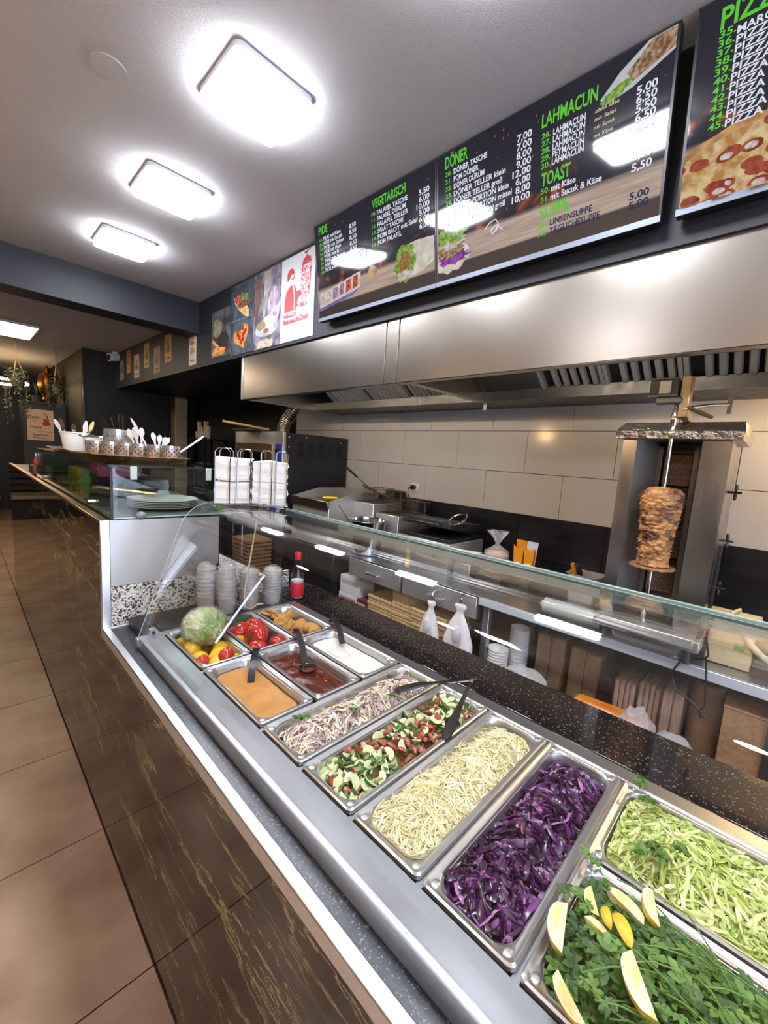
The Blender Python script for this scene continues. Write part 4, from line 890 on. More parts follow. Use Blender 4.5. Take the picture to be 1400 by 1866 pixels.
for pa, pb, z, rx, lab in (((1035, 1648), (1025, 1735), .996, 2.2, 'lemon wedge lying at the steel rim beside the red cabbage'), ((1105, 1618), (1172, 1684), .994, -2.3, 'lemon wedge leaning on the far wall of the herb pan'), ((1190, 1622), (1203, 1688), 1.004, 2.0, 'lemon wedge standing at the divider towards the lettuce'), ((1066, 1670), (1110, 1710), 1.0, -2.4, 'lemon wedge lying between the other wedges'), ((1122, 1668), (1150, 1730), 1.006, .2, 'lemon wedge with yellow skin facing up'), ((1103, 1655), (1114, 1695), 1.004, .5, 'small lemon wedge with yellow skin beside the skin up one'), ((1018, 1768), (1068, 1868), .996, 2.25, 'lemon wedge by the pan corner near the steel ledge'), ((1153, 1733), (1198, 1858), 1.012, 2.3, 'lemon wedge standing in the middle of the parsley'), ((1078, 1615), (1092, 1668), .992, 2.5, 'lemon wedge against the rim under a parsley sprig')):
    A = at(*pa, 2, z); B_ = at(*pb, 2, z); d = B_ - A; c = (A + B_) / 2
    obj('lemon_wedge', wedge(c, rx, 0., math.atan2(d.y, d.x), min(1.15, d.length / .088)), [LEM, LF, LR], label=lab, cat='lemon wedge', group=WG, ang=50)
# chopped salad: cucumber half slices, tomato pieces, pepper leaves
R = long_rect(1); h = heap(*R, .953, .022, 23, .006, .05)
CF = veg('cucumber_flesh', '#c3cd96', '#d8ddb4', .35, 60, .2, .2); CSK = M('cucumber_peel', '#34591f', .4); TF = veg('tomato_flesh', '#8f3524', '#b3604a', .3, 60, .3, .15)
def slice_mesh(full, w=.0026, r_=.0165, a0=0., a1=PI):
    mb = MB(); n = 12; a1 = 2 * PI if full else a1
    arc = [(r_ * math.cos(a0 + (a1 - a0) * i / n), r_ * math.sin(a0 + (a1 - a0) * i / n)) for i in range(n + (0 if full else 1))]
    poly = arc
    mb.add([(x, y, w) for x, y in poly] + [(x, y, -w) for x, y in poly], [tuple(range(len(poly))), tuple(range(len(poly), 2 * len(poly)))[::-1]], 0)
    for i in range(len(poly)):
        k = (i + 1) % len(poly); flat = (not full) and k == 0
        mb.add([(poly[i][0], poly[i][1], w), (poly[k][0], poly[k][1], w), (poly[k][0], poly[k][1], -w), (poly[i][0], poly[i][1], -w)], [(0, 1, 2, 3)], 0 if flat else 1)
    return mb
def chunk(k):
    mb = MB(); L = []; n = 6; ang = (.9, 1.2, .7)[k]; ln = (.024, .018, .028)[k]
    for i in range(n + 1):
        t = i / n; rr = .013 * (.35 + .65 * math.sin(PI * (.12 + .76 * t))); x = ln * (t - .5)
        L.append([(x, 0, 0)] + [(x, rr * math.sin(-ang / 2 + ang * j / 4), rr * math.cos(-ang / 2 + ang * j / 4)) for j in range(5)])
    return mb.loft(L)
pc = [obj('cucumber_slice', slice_mesh(True), [CF, CSK], label='round green rimmed cucumber slice in the chopped salad', cat='cucumber slice', group='round cucumber slices in the chopped salad', base=(0, 0, 0)), obj('cucumber_piece', slice_mesh(False), [CF, CSK], label='half moon cucumber piece in the chopped salad', cat='cucumber piece', group='half moon cucumber pieces in the chopped salad', base=(0, 0, 0)), obj('cucumber_piece', slice_mesh(False, .004, .019, .3, 1.5), [CF, CSK], label='half moon cucumber piece in the chopped salad', cat='cucumber piece', group='half moon cucumber pieces in the chopped salad', base=(0, 0, 0))]
pt = [obj('tomato_piece', chunk(k), TF, label='red chopped tomato piece in the chopped salad', cat='tomato piece', group='tomato pieces in the chopped salad', base=(0, 0, 0)) for k in range(3)]
used = set(); r = random.Random(77); pts_ = []
for i in range(290):
    for _ in range(12):
        x, y = r.uniform(R[0], R[1]), r.uniform(R[2], R[3])
        if all((x - a) ** 2 + (y - b_) ** 2 > (.0115 if i < 170 else .008) ** 2 for a, b_ in pts_): break
    pts_.append((x, y)); x, y = clampr(x, y, R[0] + .006, R[1] - .006, R[2] + .006, R[3] - .006); q = r.random()
    clus = mnoise.noise((x * 9, y * 9, 4.)) > .05
    src = pt[r.randrange(3)] if (q < .40 if clus else q < .13) else (pc[0] if q > .965 else pc[1 + (q > .75)])
    o = src if src.name not in used else src.copy()
    if src.name in used: COL.objects.link(o)
    used.add(src.name)
    o.location = (x, y, h(x, y) + r.uniform(.0, .013)); o.rotation_euler = (r.gauss(0, .5), r.gauss(0, .5), r.uniform(0, 6.3))
for s_ in pc + pt:
    if s_.name not in used: s_.location = (.1 + .05 * pt.index(s_) if s_ in pt else .3, -.25, .965)
mb = sprigs(420, R, h, 71, (.007, .014), .015); base_heap(mb, R, h, 2, -.012, 30, 14)
obj('salad_herbs', mb, [PARS[0], PARS[1], veg('salad_juice', '#6d7a3a', '#8a4a30', .3, 30)], label='chopped green herbs mixed through the cucumber and tomato salad', cat='herbs', kind='stuff', ang=60)
# tongs
tg = thing('tongs', 'pair of steel tongs with black tips lying across the onion and chopped salads', 'tongs', (.575, -.247, 1.0))
H = Vector((.575, -.247, .998))
def arm(tip, mid, name):
    tip = Vector(tip); mid = Vector(mid); L = []
    for q, w_ in ((H, .004), ((H + mid) / 2, .006), (mid, .007)):
        d = (mid - H).normalized(); s = d.cross(Vector((0, 0, 1))).normalized(); L.append([q - s * w_ - Vector((0, 0, .0015)), q + s * w_ - Vector((0, 0, .0015)), q + s * w_ + Vector((0, 0, .0015)), q - s * w_ + Vector((0, 0, .0015))])
    a = obj('arm', MB().loft(L), CHROME, tg); L = []
    for t, w_, zz in ((0, .008, 0), (.25, .011, .001), (.6, .014, -.001), (.9, .012, -.004), (1, .006, -.006)):
        q = mid + (tip - mid) * t + Vector((0, 0, zz)); d = (tip - mid).normalized(); s = d.cross(Vector((0, 0, 1))).normalized(); L.append([q - s * w_ - Vector((0, 0, .002)), q + s * w_ - Vector((0, 0, .002)), q + s * w_ * .8 + Vector((0, 0, .003)), q - s * w_ * .8 + Vector((0, 0, .003))])
    obj('tip', MB().loft(L), BLACKP, a)
arm((.362, -.125, .992), (.45, -.172, .998), 'a'); arm((.318, -.335, .978), (.43, -.30, .992), 'b')
obj('hinge', MB().cyl(H - Vector((0, 0, .006)), H + Vector((0, 0, .006)), .007, n=12), CHROME, tg); obj('pull_ring', MB().tube([H + Vector((.014 * math.cos(a) + .012, .006 * math.sin(a), 0)) for a in [2 * PI * k / 14 for k in range(14)]], .0013, 5, closed=True), CHROME, tg)
# ================================================================ curved glass guard
sg = thing('sneeze_guard', 'curved glass guard standing over the salad pans', 'glass guard', (.2, -.7, .965))
prof = [(-.066, .972)]
A_ = Vector((.070, 0, 1.335)); 
cx_, cz_, rad = .185, 1.318, .125
arc = [(cx_ + rad * math.cos(a), cz_ + rad * math.sin(a)) for a in [PI * (.885 - .40 * k / 14) for k in range(15)]]
prof += arc + [(.24, 1.4435), (.34, 1.432), (.44, 1.415), (.505, 1.402)]
def offs(P, d):
    out = []
    for i, p in enumerate(P):
        a = P[max(i - 1, 0)]; b_ = P[min(i + 1, len(P) - 1)]; t = Vector((b_[0] - a[0], b_[1] - a[1])).normalized(); out.append((p[0] - t.y * d, p[1] + t.x * d))
    return out
pin = offs(prof, -.006)
mb = MB(); n = len(prof)
YG0, YG1 = -2.3, .700
vs = [(x, y, z) for y in (YG0, YG1) for x, z in prof] + [(x, y, z) for y in (YG0, YG1) for x, z in pin]
fs = []; mi = []
for i in range(n - 1):
    fs.append((i, i + 1, n + i + 1, n + i)); mi.append(0); fs.append((2 * n + i, 2 * n + i + 1, 3 * n + i + 1, 3 * n + i)); mi.append(0)
    fs.append((i, i + 1, 2 * n + i + 1, 2 * n + i)); mi.append(0); fs.append((n + i, n + i + 1, 3 * n + i + 1, 3 * n + i)); mi.append(0)
for i in (0, n - 1): fs.append((i, n + i, 3 * n + i, 2 * n + i)); mi.append(1 if i else 0)
mb.v = [Vector(v) for v in vs]; mb.f = fs; mb.m = mi
obj('curved_pane', mb, [GLASS, GLEDGE], sg, ang=30)
side = [(x, z) for x, z in prof]; side = [(-.078, .967)] + [(x - .003, z + .001) for x, z in prof[1:]] + [(.53, 1.39), (.50, 1.20), (.49, 1.10), (.485, .967)]
obj('side_pane', MB().prism(side, 1, .705, .711), GLASS, sg, smooth=False)
obj('side_edge', MB().tube([(x, .708, z) for x, z in side[:20]], .0016, 6), M('clear_edge', '#9aa6a2', .2), sg)
for x in (-.03, .22): 
    c = obj('hinge_clip', MB().cyl((x, .700, .975), (x, .716, .975), .016, n=18), CHROME, sg); obj('screw', MB().cyl((x, .698, .975), (x, .7, .975), .006, n=10), DSTEEL, c)
for y in (-1.5,): obj('support_post', MB().tube([(.54, y, .966), (.54, y, 1.30), (.52, y, 1.36), (.49, y, 1.396)], .008, 10), CHROME, sg)
obj('rear_profile', MB().box(.5, .508, YG0, .70, 1.372, 1.408, .002), glassy('rear_profile_glass', '#dcebe8', .08, 1.5, .38, '#b9d4d0'), sg)
# ================================================================ raised display counter and glass case
dc = thing('display_counter', 'raised counter with black marble front and steel end panel', 'counter', (.2, 2.9, 0))
obj('marble_slab', MB().box(XF, XF + .02, YE, 1.540, .003, 1.335), MARB, dc, smooth=False); obj('marble_slab', MB().box(XF, XF + .02, 1.544, 1.945, .003, 1.335), MARB, dc, smooth=False); obj('marble_slab', MB().box(XF, XF + .02, 1.949, 4.84, .003, 1.335), MARB, dc, smooth=False)
for y in (1.540, 1.945): obj('joint_strip', MB().box(XF + .001, XF + .019, y, y + .004, .003, 1.335), M('joint_silver', '#b9b0a0', .35, .6), dc)
obj('top_trim', MB().box(XF - .006, XF + .024, YE, 4.845, 1.335, 1.352, .003), M('bronze_trim', '#b39a7c', .3, 1.), dc); obj('corner_trim', MB().box(XF - .008, -.104, YE - .007, YE + .012, .893, 1.352, .003), ALU, dc)
obj('carcass', MB().box(XF + .021, .55, 1.0, 4.83, .003, .918), M('counter_carcass2', '#2a2827', .6), dc, smooth=False); obj('upper_box', MB().box(XF + .021, .33, .976, 4.83, 1.09, 1.34), M('counter_box', '#3a3836', .5), dc, smooth=False)
st = MB().prism([(-.104, 1.090), (.27, 1.088), (.318, 1.13), (.318, 1.342), (-.104, 1.350)], 1, YE, YE + .016); obj('steel_panel', st, STEELV, dc, smooth=False)
hg = obj('hinge_plate', MB().box(.235, .272, YE - .003, YE, 1.092, 1.135, .001), CHROME, dc)
for x in (.245, .262):
    for z in (1.102, 1.124): obj('screw', MB().cyl((x, YE - .005, z), (x, YE - .003, z), .003, n=8), DSTEEL, hg)
obj('granite_upstand', MB().box(-.104, .30, YE, YE + .018, .93, 1.088), GRAN, dc, smooth=False); obj('granite_front', MB().box(.30, .70, YE, YE + .018, .93, 1.034), GRAN, dc, smooth=False); obj('granite_top', MB().box(XF + .021, .555, YE + .018, 4.83, .92, 1.034), GRAN, dc, smooth=False)
cs = thing('display_case', 'low glass display case on the raised counter', 'display case', (.16, 2.0, 1.35))
CX0, CX1, CY0, CY1, CZ0, CZ1 = -.098, .44, .965, 3.06, 1.353, 1.560
obj('front_pane', MB().box(CX0, CX0 + .006, CY0 + .007, CY1, CZ0, CZ1 - .007), CASEGL, cs, smooth=False); obj('end_pane', MB().box(CX0, CX1, CY0, CY0 + .006, CZ0, CZ1 - .007), CASEGL, cs, smooth=False); obj('far_pane', MB().box(CX0 + .007, CX1, CY1 - .006, CY1, CZ0, CZ1 - .007), CASEGL, cs, smooth=False)
obj('top_pane', MB().box(CX0 - .004, CX1, CY0 - .004, CY1 + .004, CZ1 - .006, CZ1), CASEGL, cs, smooth=False)
ed = MB().box(CX0 - .006, CX0 - .004, CY0 - .004, CY1 + .004, CZ1 - .007, CZ1 + .001); ed.box(CX0 - .004, CX1, CY0 - .006, CY0 - .004, CZ1 - .007, CZ1 + .001); obj('top_edge', ed, M('dark_glass_edge', '#26302f', .2), cs, smooth=False)
obj('base_edge', MB().box(CX0 + .01, CX1, CY0 - .002, CY0 - .0005, CZ0, CZ0 + .005), GLEDGE, cs); obj('corner_post', MB().box(CX0 - .001, CX0 + .009, CY0 - .001, CY0 + .008, CZ0, CZ1 - .007, .001), BLACKP, cs)
obj('base_plate', MB().box(CX0 + .008, CX1, CY0 + .008, CY1 - .008, CZ0 - .001, CZ0 + .004), M('case_base', '#5c5a56', .4), cs)
for y in (1.30, 2.65): obj('glass_clip', MB().cyl((CX0 - .012, y, CZ0 + .028), (CX0 + .016, y, CZ0 + .028), .011, n=14), CHROME, cs)
for x in (-.02, .27): obj('hanging_clip', MB().box(x - .012, x + .012, CY0 - .008, CY0 - .001, CZ1 - .055, CZ1 - .003, .002), M('clip_plastic', '#b5c4bd', .3), cs)
obj('knob', MB().ball((.0, CY0 - .018, CZ0 + .012), (.02, .018, .016), 14, 10), M('grey_knob', '#6f7680', .35), cs)
obj('inner_shelf', MB().box(.0, CX1 - .01, 1.62, 3.0, 1.45, 1.456), CASEGL, cs, smooth=False)
# plates inside the case
PLT = M('plate_ceramic', '#d9d6d0', .2); pp = None
for k in range(5):
    q = MB().lathe([(.07, 0), (.085, .002), (.143, .014), (.145, .017), (.139, .0165), (.085, .005), (.001, .0045)], (0, 0, 0), 40)
    o = obj('plate', q, PLT, label='white dinner plate in the stack inside the glass case', cat='plate', group='stacked plates in the glass case', base=(0, 0, 0)) if pp is None else pp.copy()
    if pp is None: pp = o
    else: COL.objects.link(o)
    o.location = (.16 + .004 * (k % 2), 1.19, CZ0 + .005 + .0075 * k)
fo = thing('foil_roll', 'roll of shiny aluminium foil lying in the glass case', 'foil roll', (.14, 1.48, 1.357))
obj('foil', MB().cyl((-.05, 1.84, 1.390), (.21, 1.38, 1.392), .034, n=24), M('alu_foil', '#d9dbdd', .22, 1., bump=(80, .4, .004), stretch=(.3, 1, 1)), fo); obj('core', MB().cyl((.209, 1.382, 1.392), (.224, 1.355, 1.392), .03, n=20), M('foil_core', '#d6d9dd', .6), fo)
for nm, a, c, c2, lab in (('paper_pack', (.0, .20, 1.66, 1.84, 1.46, 1.535), '#c8405f', '#d96a84', 'crimson pink packet on the inner shelf of the glass case'), ('snack_box', (-.07, -.02, 1.72, 2.0, 1.358, 1.50), '#b59a1c', '#6fa024', 'yellow and green carton standing in the glass case'), ('brown_box', (.0, .12, 1.95, 2.2, 1.358, 1.51), '#4a2b22', '#5d382b', 'dark red brown carton standing behind the yellow carton'), ('white_tub', (.22, .36, 1.72, 1.9, 1.358, 1.44), '#c9cdd2', '#b9bec6', 'white plastic tub in the glass case behind the foil'), ('dark_tub', (.26, .40, 1.95, 2.3, 1.358, 1.43), '#2a2d36', '#3a3e48', 'dark plastic tub at the back of the glass case')):
    x0, x1, y0, y1, z0, z1 = a
    b_ = obj(nm, MB().box(x0, x1, y0, y1, z0, z1, .006), M(nm + '_mat', c, .4, noise=(9, c2, .45, .55, 2)), label=lab, cat='carton' if 'box' in nm else 'packet')
    obj('print_band', MB().box(x0 - .0006, x1 + .0006, y0 - .0006, y1 + .0006, z0 + (z1 - z0) * .45, z0 + (z1 - z0) * .72), M(nm + '_band', c2, .4), b_, smooth=False)
# price card and cartons further along
pc_ = Poster('price_card', -.09, -.09, 0, 0, WPAP, 'x', r=0) if False else None
crd = obj('notice_card', MB().box(-.086, -.082, 2.52, 2.72, 1.372, 1.455), M('card_paper', '#b9b7a5', .6), label='pale printed notice card standing inside the case glass', cat='card')
mb = MB()
for k in range(5): mb.box(-.0872, -.0862, 2.55 + .01 * (k % 2), 2.69 - .015 * (k % 3), 1.388 + .012 * k, 1.392 + .012 * k)
obj('printed_lines', mb, M('card_ink', '#3a3a38', .6), crd, smooth=False, kind='stuff')
obj('green_box', MB().box(-.08, .05, 2.78, 3.0, 1.358, 1.53, .004), M('green_card', '#1f4a2c', .5), label='dark green carton at the far end of the glass case', cat='carton')
obj('bag_stack', MB().box(-.06, .2, 2.2, 2.5, 1.358, 1.40, .01), M('folded_bags', '#6d5a48', .7, noise=(30, '#8c7a68', .4, .6)), label='folded brown paper bags lying in the glass case', cat='paper bags')
for k, (x, y) in enumerate(((.36, 1.06), (.405, 1.12))):
    b_ = obj('oil_bottle', MB().lathe([(.018, 0), (.022, .003), (.022, .08), (.008, .115), (.008, .15), (.010, .152), (.010, .165)], (x, y, CZ0 + .004), 18), (M('green_bottle', '#6fae2a', .2), CLEARPL)[k], label=('small bright green bottle at the staff end of the glass case', 'small clear bottle at the staff end of the glass case')[k], cat='bottle')
# scalloped tray and cutlery on top of the case
ZT = CZ1 + .001
tr_ = thing('scalloped_tray', 'long bronze tray with scalloped rim on the glass case', 'tray', (.17, 2.2, ZT))
ctr = Vector((.135, 2.05, 0)); ax_, ay_ = .215, .80
def ov(s, z, fl=0.):
    n = 132; P = []
    for i in range(n):
        a = 2 * PI * i / n; c_, s_ = math.cos(a), math.sin(a); k = 1 + fl * math.cos(33 * a); e = .45
        P.append((ctr.x + (ax_ * abs(c_) ** e * (1 if c_ > 0 else -1)) * s * k, ctr.y + (ay_ * abs(s_) ** e * (1 if s_ > 0 else -1)) * (1 - (1 - s) * .3) * (1 + (k - 1) * .35), z))
    return P
obj('tray_body', MB().loft([ov(.86, ZT), ov(.90, ZT + .003, .03), ov(1.0, ZT + .021, .055), ov(1.04, ZT + .024, .06), ov(1.0, ZT + .025, .05), ov(.88, ZT + .006, .008)]), M('bronze_tray', '#7d5a3c', .38, .85, noise=(20, '#a07a54', .4, .7, 3)), tr_, ang=50)
PST = M('perforated_steel', '#d2d0cc', .2, .8, rnoise=(20, .3)); HOLE = M('hole_dark', '#14110e', .8)
def holder(x, y, r_, hh, label, rows_=4, nc=12):
    t = thing('cutlery_holder', label, 'holder', (x, y, ZT + .007), 'round steel cutlery holders on the tray')
    mb = MB().lathe([(r_ * .98, 0), (r_, .002), (r_, hh), (r_ - .003, hh), (r_ - .003, .004), (.001, .004)], (x, y, ZT + .007), 36, cap0=True); obj('cup', mb, PST, t)
    hb = MB()
    for j in range(rows_):
        for i in range(nc):
            a = 2 * PI * (i + .5 * (j % 2)) / nc; z = ZT + .007 + hh * (.28 + .46 * j / max(1, rows_ - 1)); hb.cyl((x + (r_ - .001) * math.cos(a), y + (r_ - .001) * math.sin(a), z), (x + (r_ + .0006) * math.cos(a), y + (r_ + .0006) * math.sin(a), z), .0034, n=8)
    obj('hole_pattern', hb, HOLE, t); return t
HB = [at(px, 800, 1, yy) for px, yy in ((257, 1.65), (287, 1.55), (312, 1.46), (177, 1.97), (217, 1.88), (136, 2.42), (172, 2.2), (205, 1.86 - .02), (232, 1.74))]
H0, H1, H2, H3, H4, H5, H6, H7, H8 = HB; TH4 = at(217, 783, 1, 1.95); H4 = at(217, 800, 1, 1.95); H7 = at(204, 800, 1, 1.80); H3 = at(177, 800, 1, 1.90); H8 = at(231, 800, 1, 1.72)
holder(H0.x, H0.y, .052, .075, 'steel cutlery holder on the tray holding broad white plastic spoons'); holder(H1.x, H1.y, .052, .075, 'steel cutlery holder on the tray holding white plastic forks'); holder(H2.x, H2.y, .045, .075, 'steel cutlery holder on the tray with one white straw spoon'); holder(H3.x, H3.y, .055, .075, 'empty perforated steel holder on the tray edge towards the customers')
holder(H7.x, H7.y, .052, .075, 'perforated steel holder on the tray next to the empty one'); holder(H8.x, H8.y, .052, .075, 'perforated steel holder between the empty holders and the spoons')
holder(H4.x, H4.y, .078, TH4.z - ZT - .007, 'tall perforated steel holder full of black cutlery', 2, 16)
tub_ = thing('cutlery_tub', 'white plastic tub with loose cutlery on the tray', 'tub', (H5.x, H5.y, ZT + .007))
obj('tub_body', MB().lathe([(.055, 0), (.058, .002), (.075, .11), (.08, .112), (.08, .118), (.072, .118), (.055, .006), (.001, .005)], (H5.x, H5.y, ZT + .007), 32), WHITEP, tub_)
tb2 = thing('cutlery_tub', 'small white plastic tub with a folded napkin on top', 'tub', (H6.x, H6.y, ZT + .007)); obj('tub_body', MB().box(H6.x - .05, H6.x + .05, H6.y - .05, H6.y + .05, ZT + .007, ZT + .10, .006), WHITEP, tb2); obj('napkin', MB().grid(lambda u, v: (H6.x - .07 + .14 * u, H6.y - .06 + .12 * v, ZT + .103 + .012 * math.sin(u * 5 + v * 3)), 8, 8), WPAP, tb2)
def cutlery(b, tip, head, mat, label, group, fork=False):
    b = Vector(b); tip = Vector(tip); d = (tip - b).normalized(); s = Vector((.7, -.7, 0)); s = (s - d * s.dot(d)).normalized(); n = d.cross(s); Lh = (tip - b).length
    L = []
    for t, w_ in ((0, .0035), (.35, .0045), (.62, .005), (.70, head * .6), (.80, head), (.92, head * .85), (1., head * .3)):
        q = b + d * Lh * t + n * (.006 * math.sin(t * 2.5)); L.append([q - s * w_ - n * .001, q + s * w_ - n * .001, q + s * w_ + n * .001, q - s * w_ + n * .001])
    obj('fork' if fork else 'spoon', MB().loft(L), mat, label=label, cat='fork' if fork else 'spoon', group=group)
r = random.Random(31)
WC = 'white plastic spoon standing in a steel holder'; zt = ZT + .02
for k, (dx, dy) in enumerate(((-.05, .05), (-.03, .02), (-.015, .06), (.0, .0), (-.04, -.01))): cutlery((H0.x + dx * .2, H0.y + dy * .2, zt), (H0.x + dx, H0.y + dy, zt + .135 + .012 * (k % 2)), .016, WHITEP, 'broad white plastic spoon in the steel holder', 'white plastic spoons')
for k, (dx, dy) in enumerate(((.03, -.03), (.01, .0), (-.02, .02), (.05, -.02), (.02, .03))): cutlery((H1.x, H1.y, zt), (H1.x + dx, H1.y + dy, zt + .105 + .01 * (k % 3)), .013, WHITEP, 'white plastic fork in the steel holder', 'white plastic forks', True)
cutlery((H1.x - .02, H1.y + .02, zt), (H1.x - .11, H1.y + .06, zt + .19), .007, WHITEP, 'long white plastic knife sticking out to one side', 'long white plastic sticks'); cutlery((H2.x, H2.y, zt), (H2.x + .13, H2.y - .09, zt + .125), .006, WHITEP, 'long white stick leaning out towards the napkin holder', 'long white plastic sticks')
for k in range(11):
    a = k * .6; cutlery((H4.x + .02 * math.cos(a), H4.y + .02 * math.sin(a), ZT + .05), (H4.x - .05 + .075 * math.cos(a), H4.y + .03 + .06 * math.sin(a), ZT + .235 + .015 * math.sin(k * 2.)), .006, BLACKP, 'black plastic knife handle in the tall steel holder', 'black cutlery')
SILV = M('spoon_silver', '#b9bcc2', .18, 1.)
for k in range(9):
    a = k * .75; cutlery((H5.x + .03 * math.cos(a), H5.y + .03 * math.sin(a), zt), (H5.x + .10 * math.cos(a), H5.y + .09 * math.sin(a), zt + .165 + .02 * math.sin(k * 1.7)), .014, (SILV, WHITEP, SILV)[k % 3], ('metal', 'white plastic', 'metal')[k % 3] + ' spoon standing in the white tub', 'spoons in the white tub')
CUPPL = glassy('cup_plastic', '#ffffff', .1, 1.5, .42, '#f4f4f2')
# ---------------------------------------------------------------- on the deck by the granite: cup stacks, bottle, cable
for k, (px, py, hh, r_) in enumerate(((376, 1112, .155, .04), (413, 1115, .165, .038), (455, 1108, .13, .042), (497, 1098, .12, .042))):
    c = at(px, py, 2, .956); c.y = min(max(c.y, .78), .90); t = thing('cup_stack', ('stack of clear plastic cups in film, closest to the hinge plate', 'tall stack of clear plastic cups next to the hinge plate', 'stack of clear plastic lids beside the white cable', 'bag of clear plastic lids next to the red capped bottle')[k], 'cup stack', c, 'clear cup stacks by the granite')
    n = 9
    for j in range(n):
        z = c.z + hh * j / n
        obj('cup', MB().lathe([(r_ * .78, z - c.z + .001), (r_ * .95, z - c.z + .05), (r_, z - c.z + .052), (r_ * .96, z - c.z + .054), (r_ * .74, z - c.z + .004)], c, 20, cap0=False, cap1=False), CUPPL, t)
    obj('film', MB().lathe([(r_ * 1.05, 0), (r_ * 1.1, hh * .4), (r_ * 1.08, hh * .8), (r_ * .9, hh + .045), (r_ * .3, hh + .06)], c, 22, wob=lambda a, z, rr: .006 * mnoise.noise((a * 3, z * 30, k))), CLING, t)
bc = Vector((.605, .742, .967)); bt = thing('sauce_bottle', 'clear glass bottle with red label and red cap', 'bottle', bc)
obj('glass', MB().lathe([(.028, 0), (.031, .004), (.031, .085), (.029, .105), (.017, .15), (.012, .175), (.012, .195)], bc, 24, wob=lambda a, z, rr: (.0012 * math.cos(8 * a + z * 60) if z > .09 else 0)), glassy('bottle_glass', '#eef2ee', 0., 1.5), bt); obj('contents', MB().lathe([(.027, .004), (.0285, .01), (.0285, .088), (.001, .088)], bc, 20), M('milky_contents', '#d9cfcf', .4), bt)
obj('paper_label', MB().lathe([(.0315, .012), (.0318, .013), (.0318, .078), (.0315, .079)], bc, 24, cap0=False, cap1=False), M('red_label', '#c8283a', .45), bt); obj('cap', MB().lathe([(.0145, .188), (.015, .19), (.015, .218), (.013, .221)], bc, 20), M('red_cap', '#c01f30', .3), bt)
obj('power_cable', MB().tube([(.40, .72, 1.435), (.385, .725, 1.40), (.372, .73, 1.30), (.35, .735, 1.15), (.335, .735, 1.05), (.335, .732, .985), (.36, .73, .966), (.40, .74, .978), (.43, .745, .972)], .0035, 8), M('cream_cable', '#d9cfb8', .5), label='cream power cable hanging inside the end of the glass guard', cat='cable')
# ---------------------------------------------------------------- napkin holder on the glass top
NPX = Vector((.285, .60, 1.446))
nh = thing('napkin_holder', 'chrome wire napkin holder on the curved glass guard', 'napkin holder', NPX)
ux = Vector((.86, -.5, 0)).normalized(); uy = Vector((.5, .86, 0)).normalized()
WIRE = M('wire_chrome', '#8d8d8f', .25, 1.)
def nq(a, b_, z): return NPX + ux * a + uy * b_ + Vector((0, 0, z))
def hoop(a0, a1, b_, z): return [nq(a0, b_, .004), nq(a0, b_, z - .012), nq(a0 + (a1 - a0) * .2, b_, z), nq(a1 - (a1 - a0) * .2, b_, z), nq(a1, b_, z - .012), nq(a1, b_, .004)]
for a0, a1 in ((-.125, -.075), (-.05, -.005), (.03, .07), (.085, .125)):
    for b_ in (-.072, .072): obj('hoop', MB().tube(hoop(a0, a1, b_, .205), .0018, 6), WIRE, nh)
obj('base_wire', MB().tube([nq(a, b_, .004) for a, b_ in ((-.13, -.075), (.13, -.075), (.13, .075), (-.13, .075))], .0028, 6, closed=True), WIRE, nh)
for a in (-.06, 0, .06): obj('cross_wire', MB().tube([nq(a, -.075, .004), nq(a, .075, .004)], .0022, 6), WIRE, nh)
NAP = M('napkin_paper', '#eceae6', .85, noise=(40, '#e2e0dc', .4, .6))
def bundle(a0, a1, z0, z1, seed, label):
    mb = MB(); n = 34
    for k in range(n):
        z = z0 + (z1 - z0) * k / n; r = random.Random(seed * 100 + k // 3); j = .005 * math.sin(k * .33 + seed) + r.uniform(-.0025, .0025); P = []
        for u, v in ((a0, -.062), ((a0 + a1) / 2, -.064), (a1, -.062), (a1, 0), (a1, .062), ((a0 + a1) / 2, .064), (a0, .062), (a0, 0)):
            P.append(nq(u + j * (1 if u == a1 else -.3), v + j * .5, z + .004 * math.sin(u * 60 + seed)))
        mb.loft([P, [p + Vector((0, 0, (z1 - z0) / n * .82)) for p in P]])
    obj('napkin_bundle', mb, NAP, label=label, cat='napkins', group='napkin bundles in the wire holder', smooth=False)
bundle(-.128, -.005, .008, .085, 1, 'lower white napkin bundle on the customer side of the wire holder'); bundle(.002, .128, .008, .09, 2, 'lower white napkin bundle on the kitchen side of the wire holder'); bundle(-.126, -.004, .09, .17, 3, 'upper white napkin bundle on the customer side of the wire holder'); bundle(.003, .126, .094, .165, 4, 'upper white napkin bundle on the kitchen side of the wire holder')
# ================================================================ kitchen line
ZW = .89; XK = 1.60
wt = thing('kitchen_worktop', 'stainless steel worktop of the cooking line along the tiled wall', 'worktop', (2.0, .0, .85))
obj('top', MB().box(XK, XW - .003, -2.2, 2.48, ZW - .004, ZW, .001), STEEL, wt); obj('front_edge', MB().box(XK - .002, XK + .03, -2.2, .34, ZW - .05, ZW - .004, .004), M('white_edge', '#d3d8de', .35, .3), wt)
ws = thing('storage_shelf', 'dark steel lower shelf and legs under the kitchen worktop', 'shelf', (2.0, .1, 0))
for y in (.30, -.95, -2.1):
    for x in (XK + .03, XW - .08): obj('leg', MB().box(x, x + .04, y - .02, y + .02, 0, ZW - .006, .002), STEEL, ws)
obj('lower_shelf', MB().box(XK + .03, XW - .02, -2.15, 2.46, .395, .41), DSTEEL, ws)
obj('back_sheet', MB().box(XW - .06, XW - .05, -2.15, 2.46, .41, .84), M('black_sheet', '#111114', .5), ws)
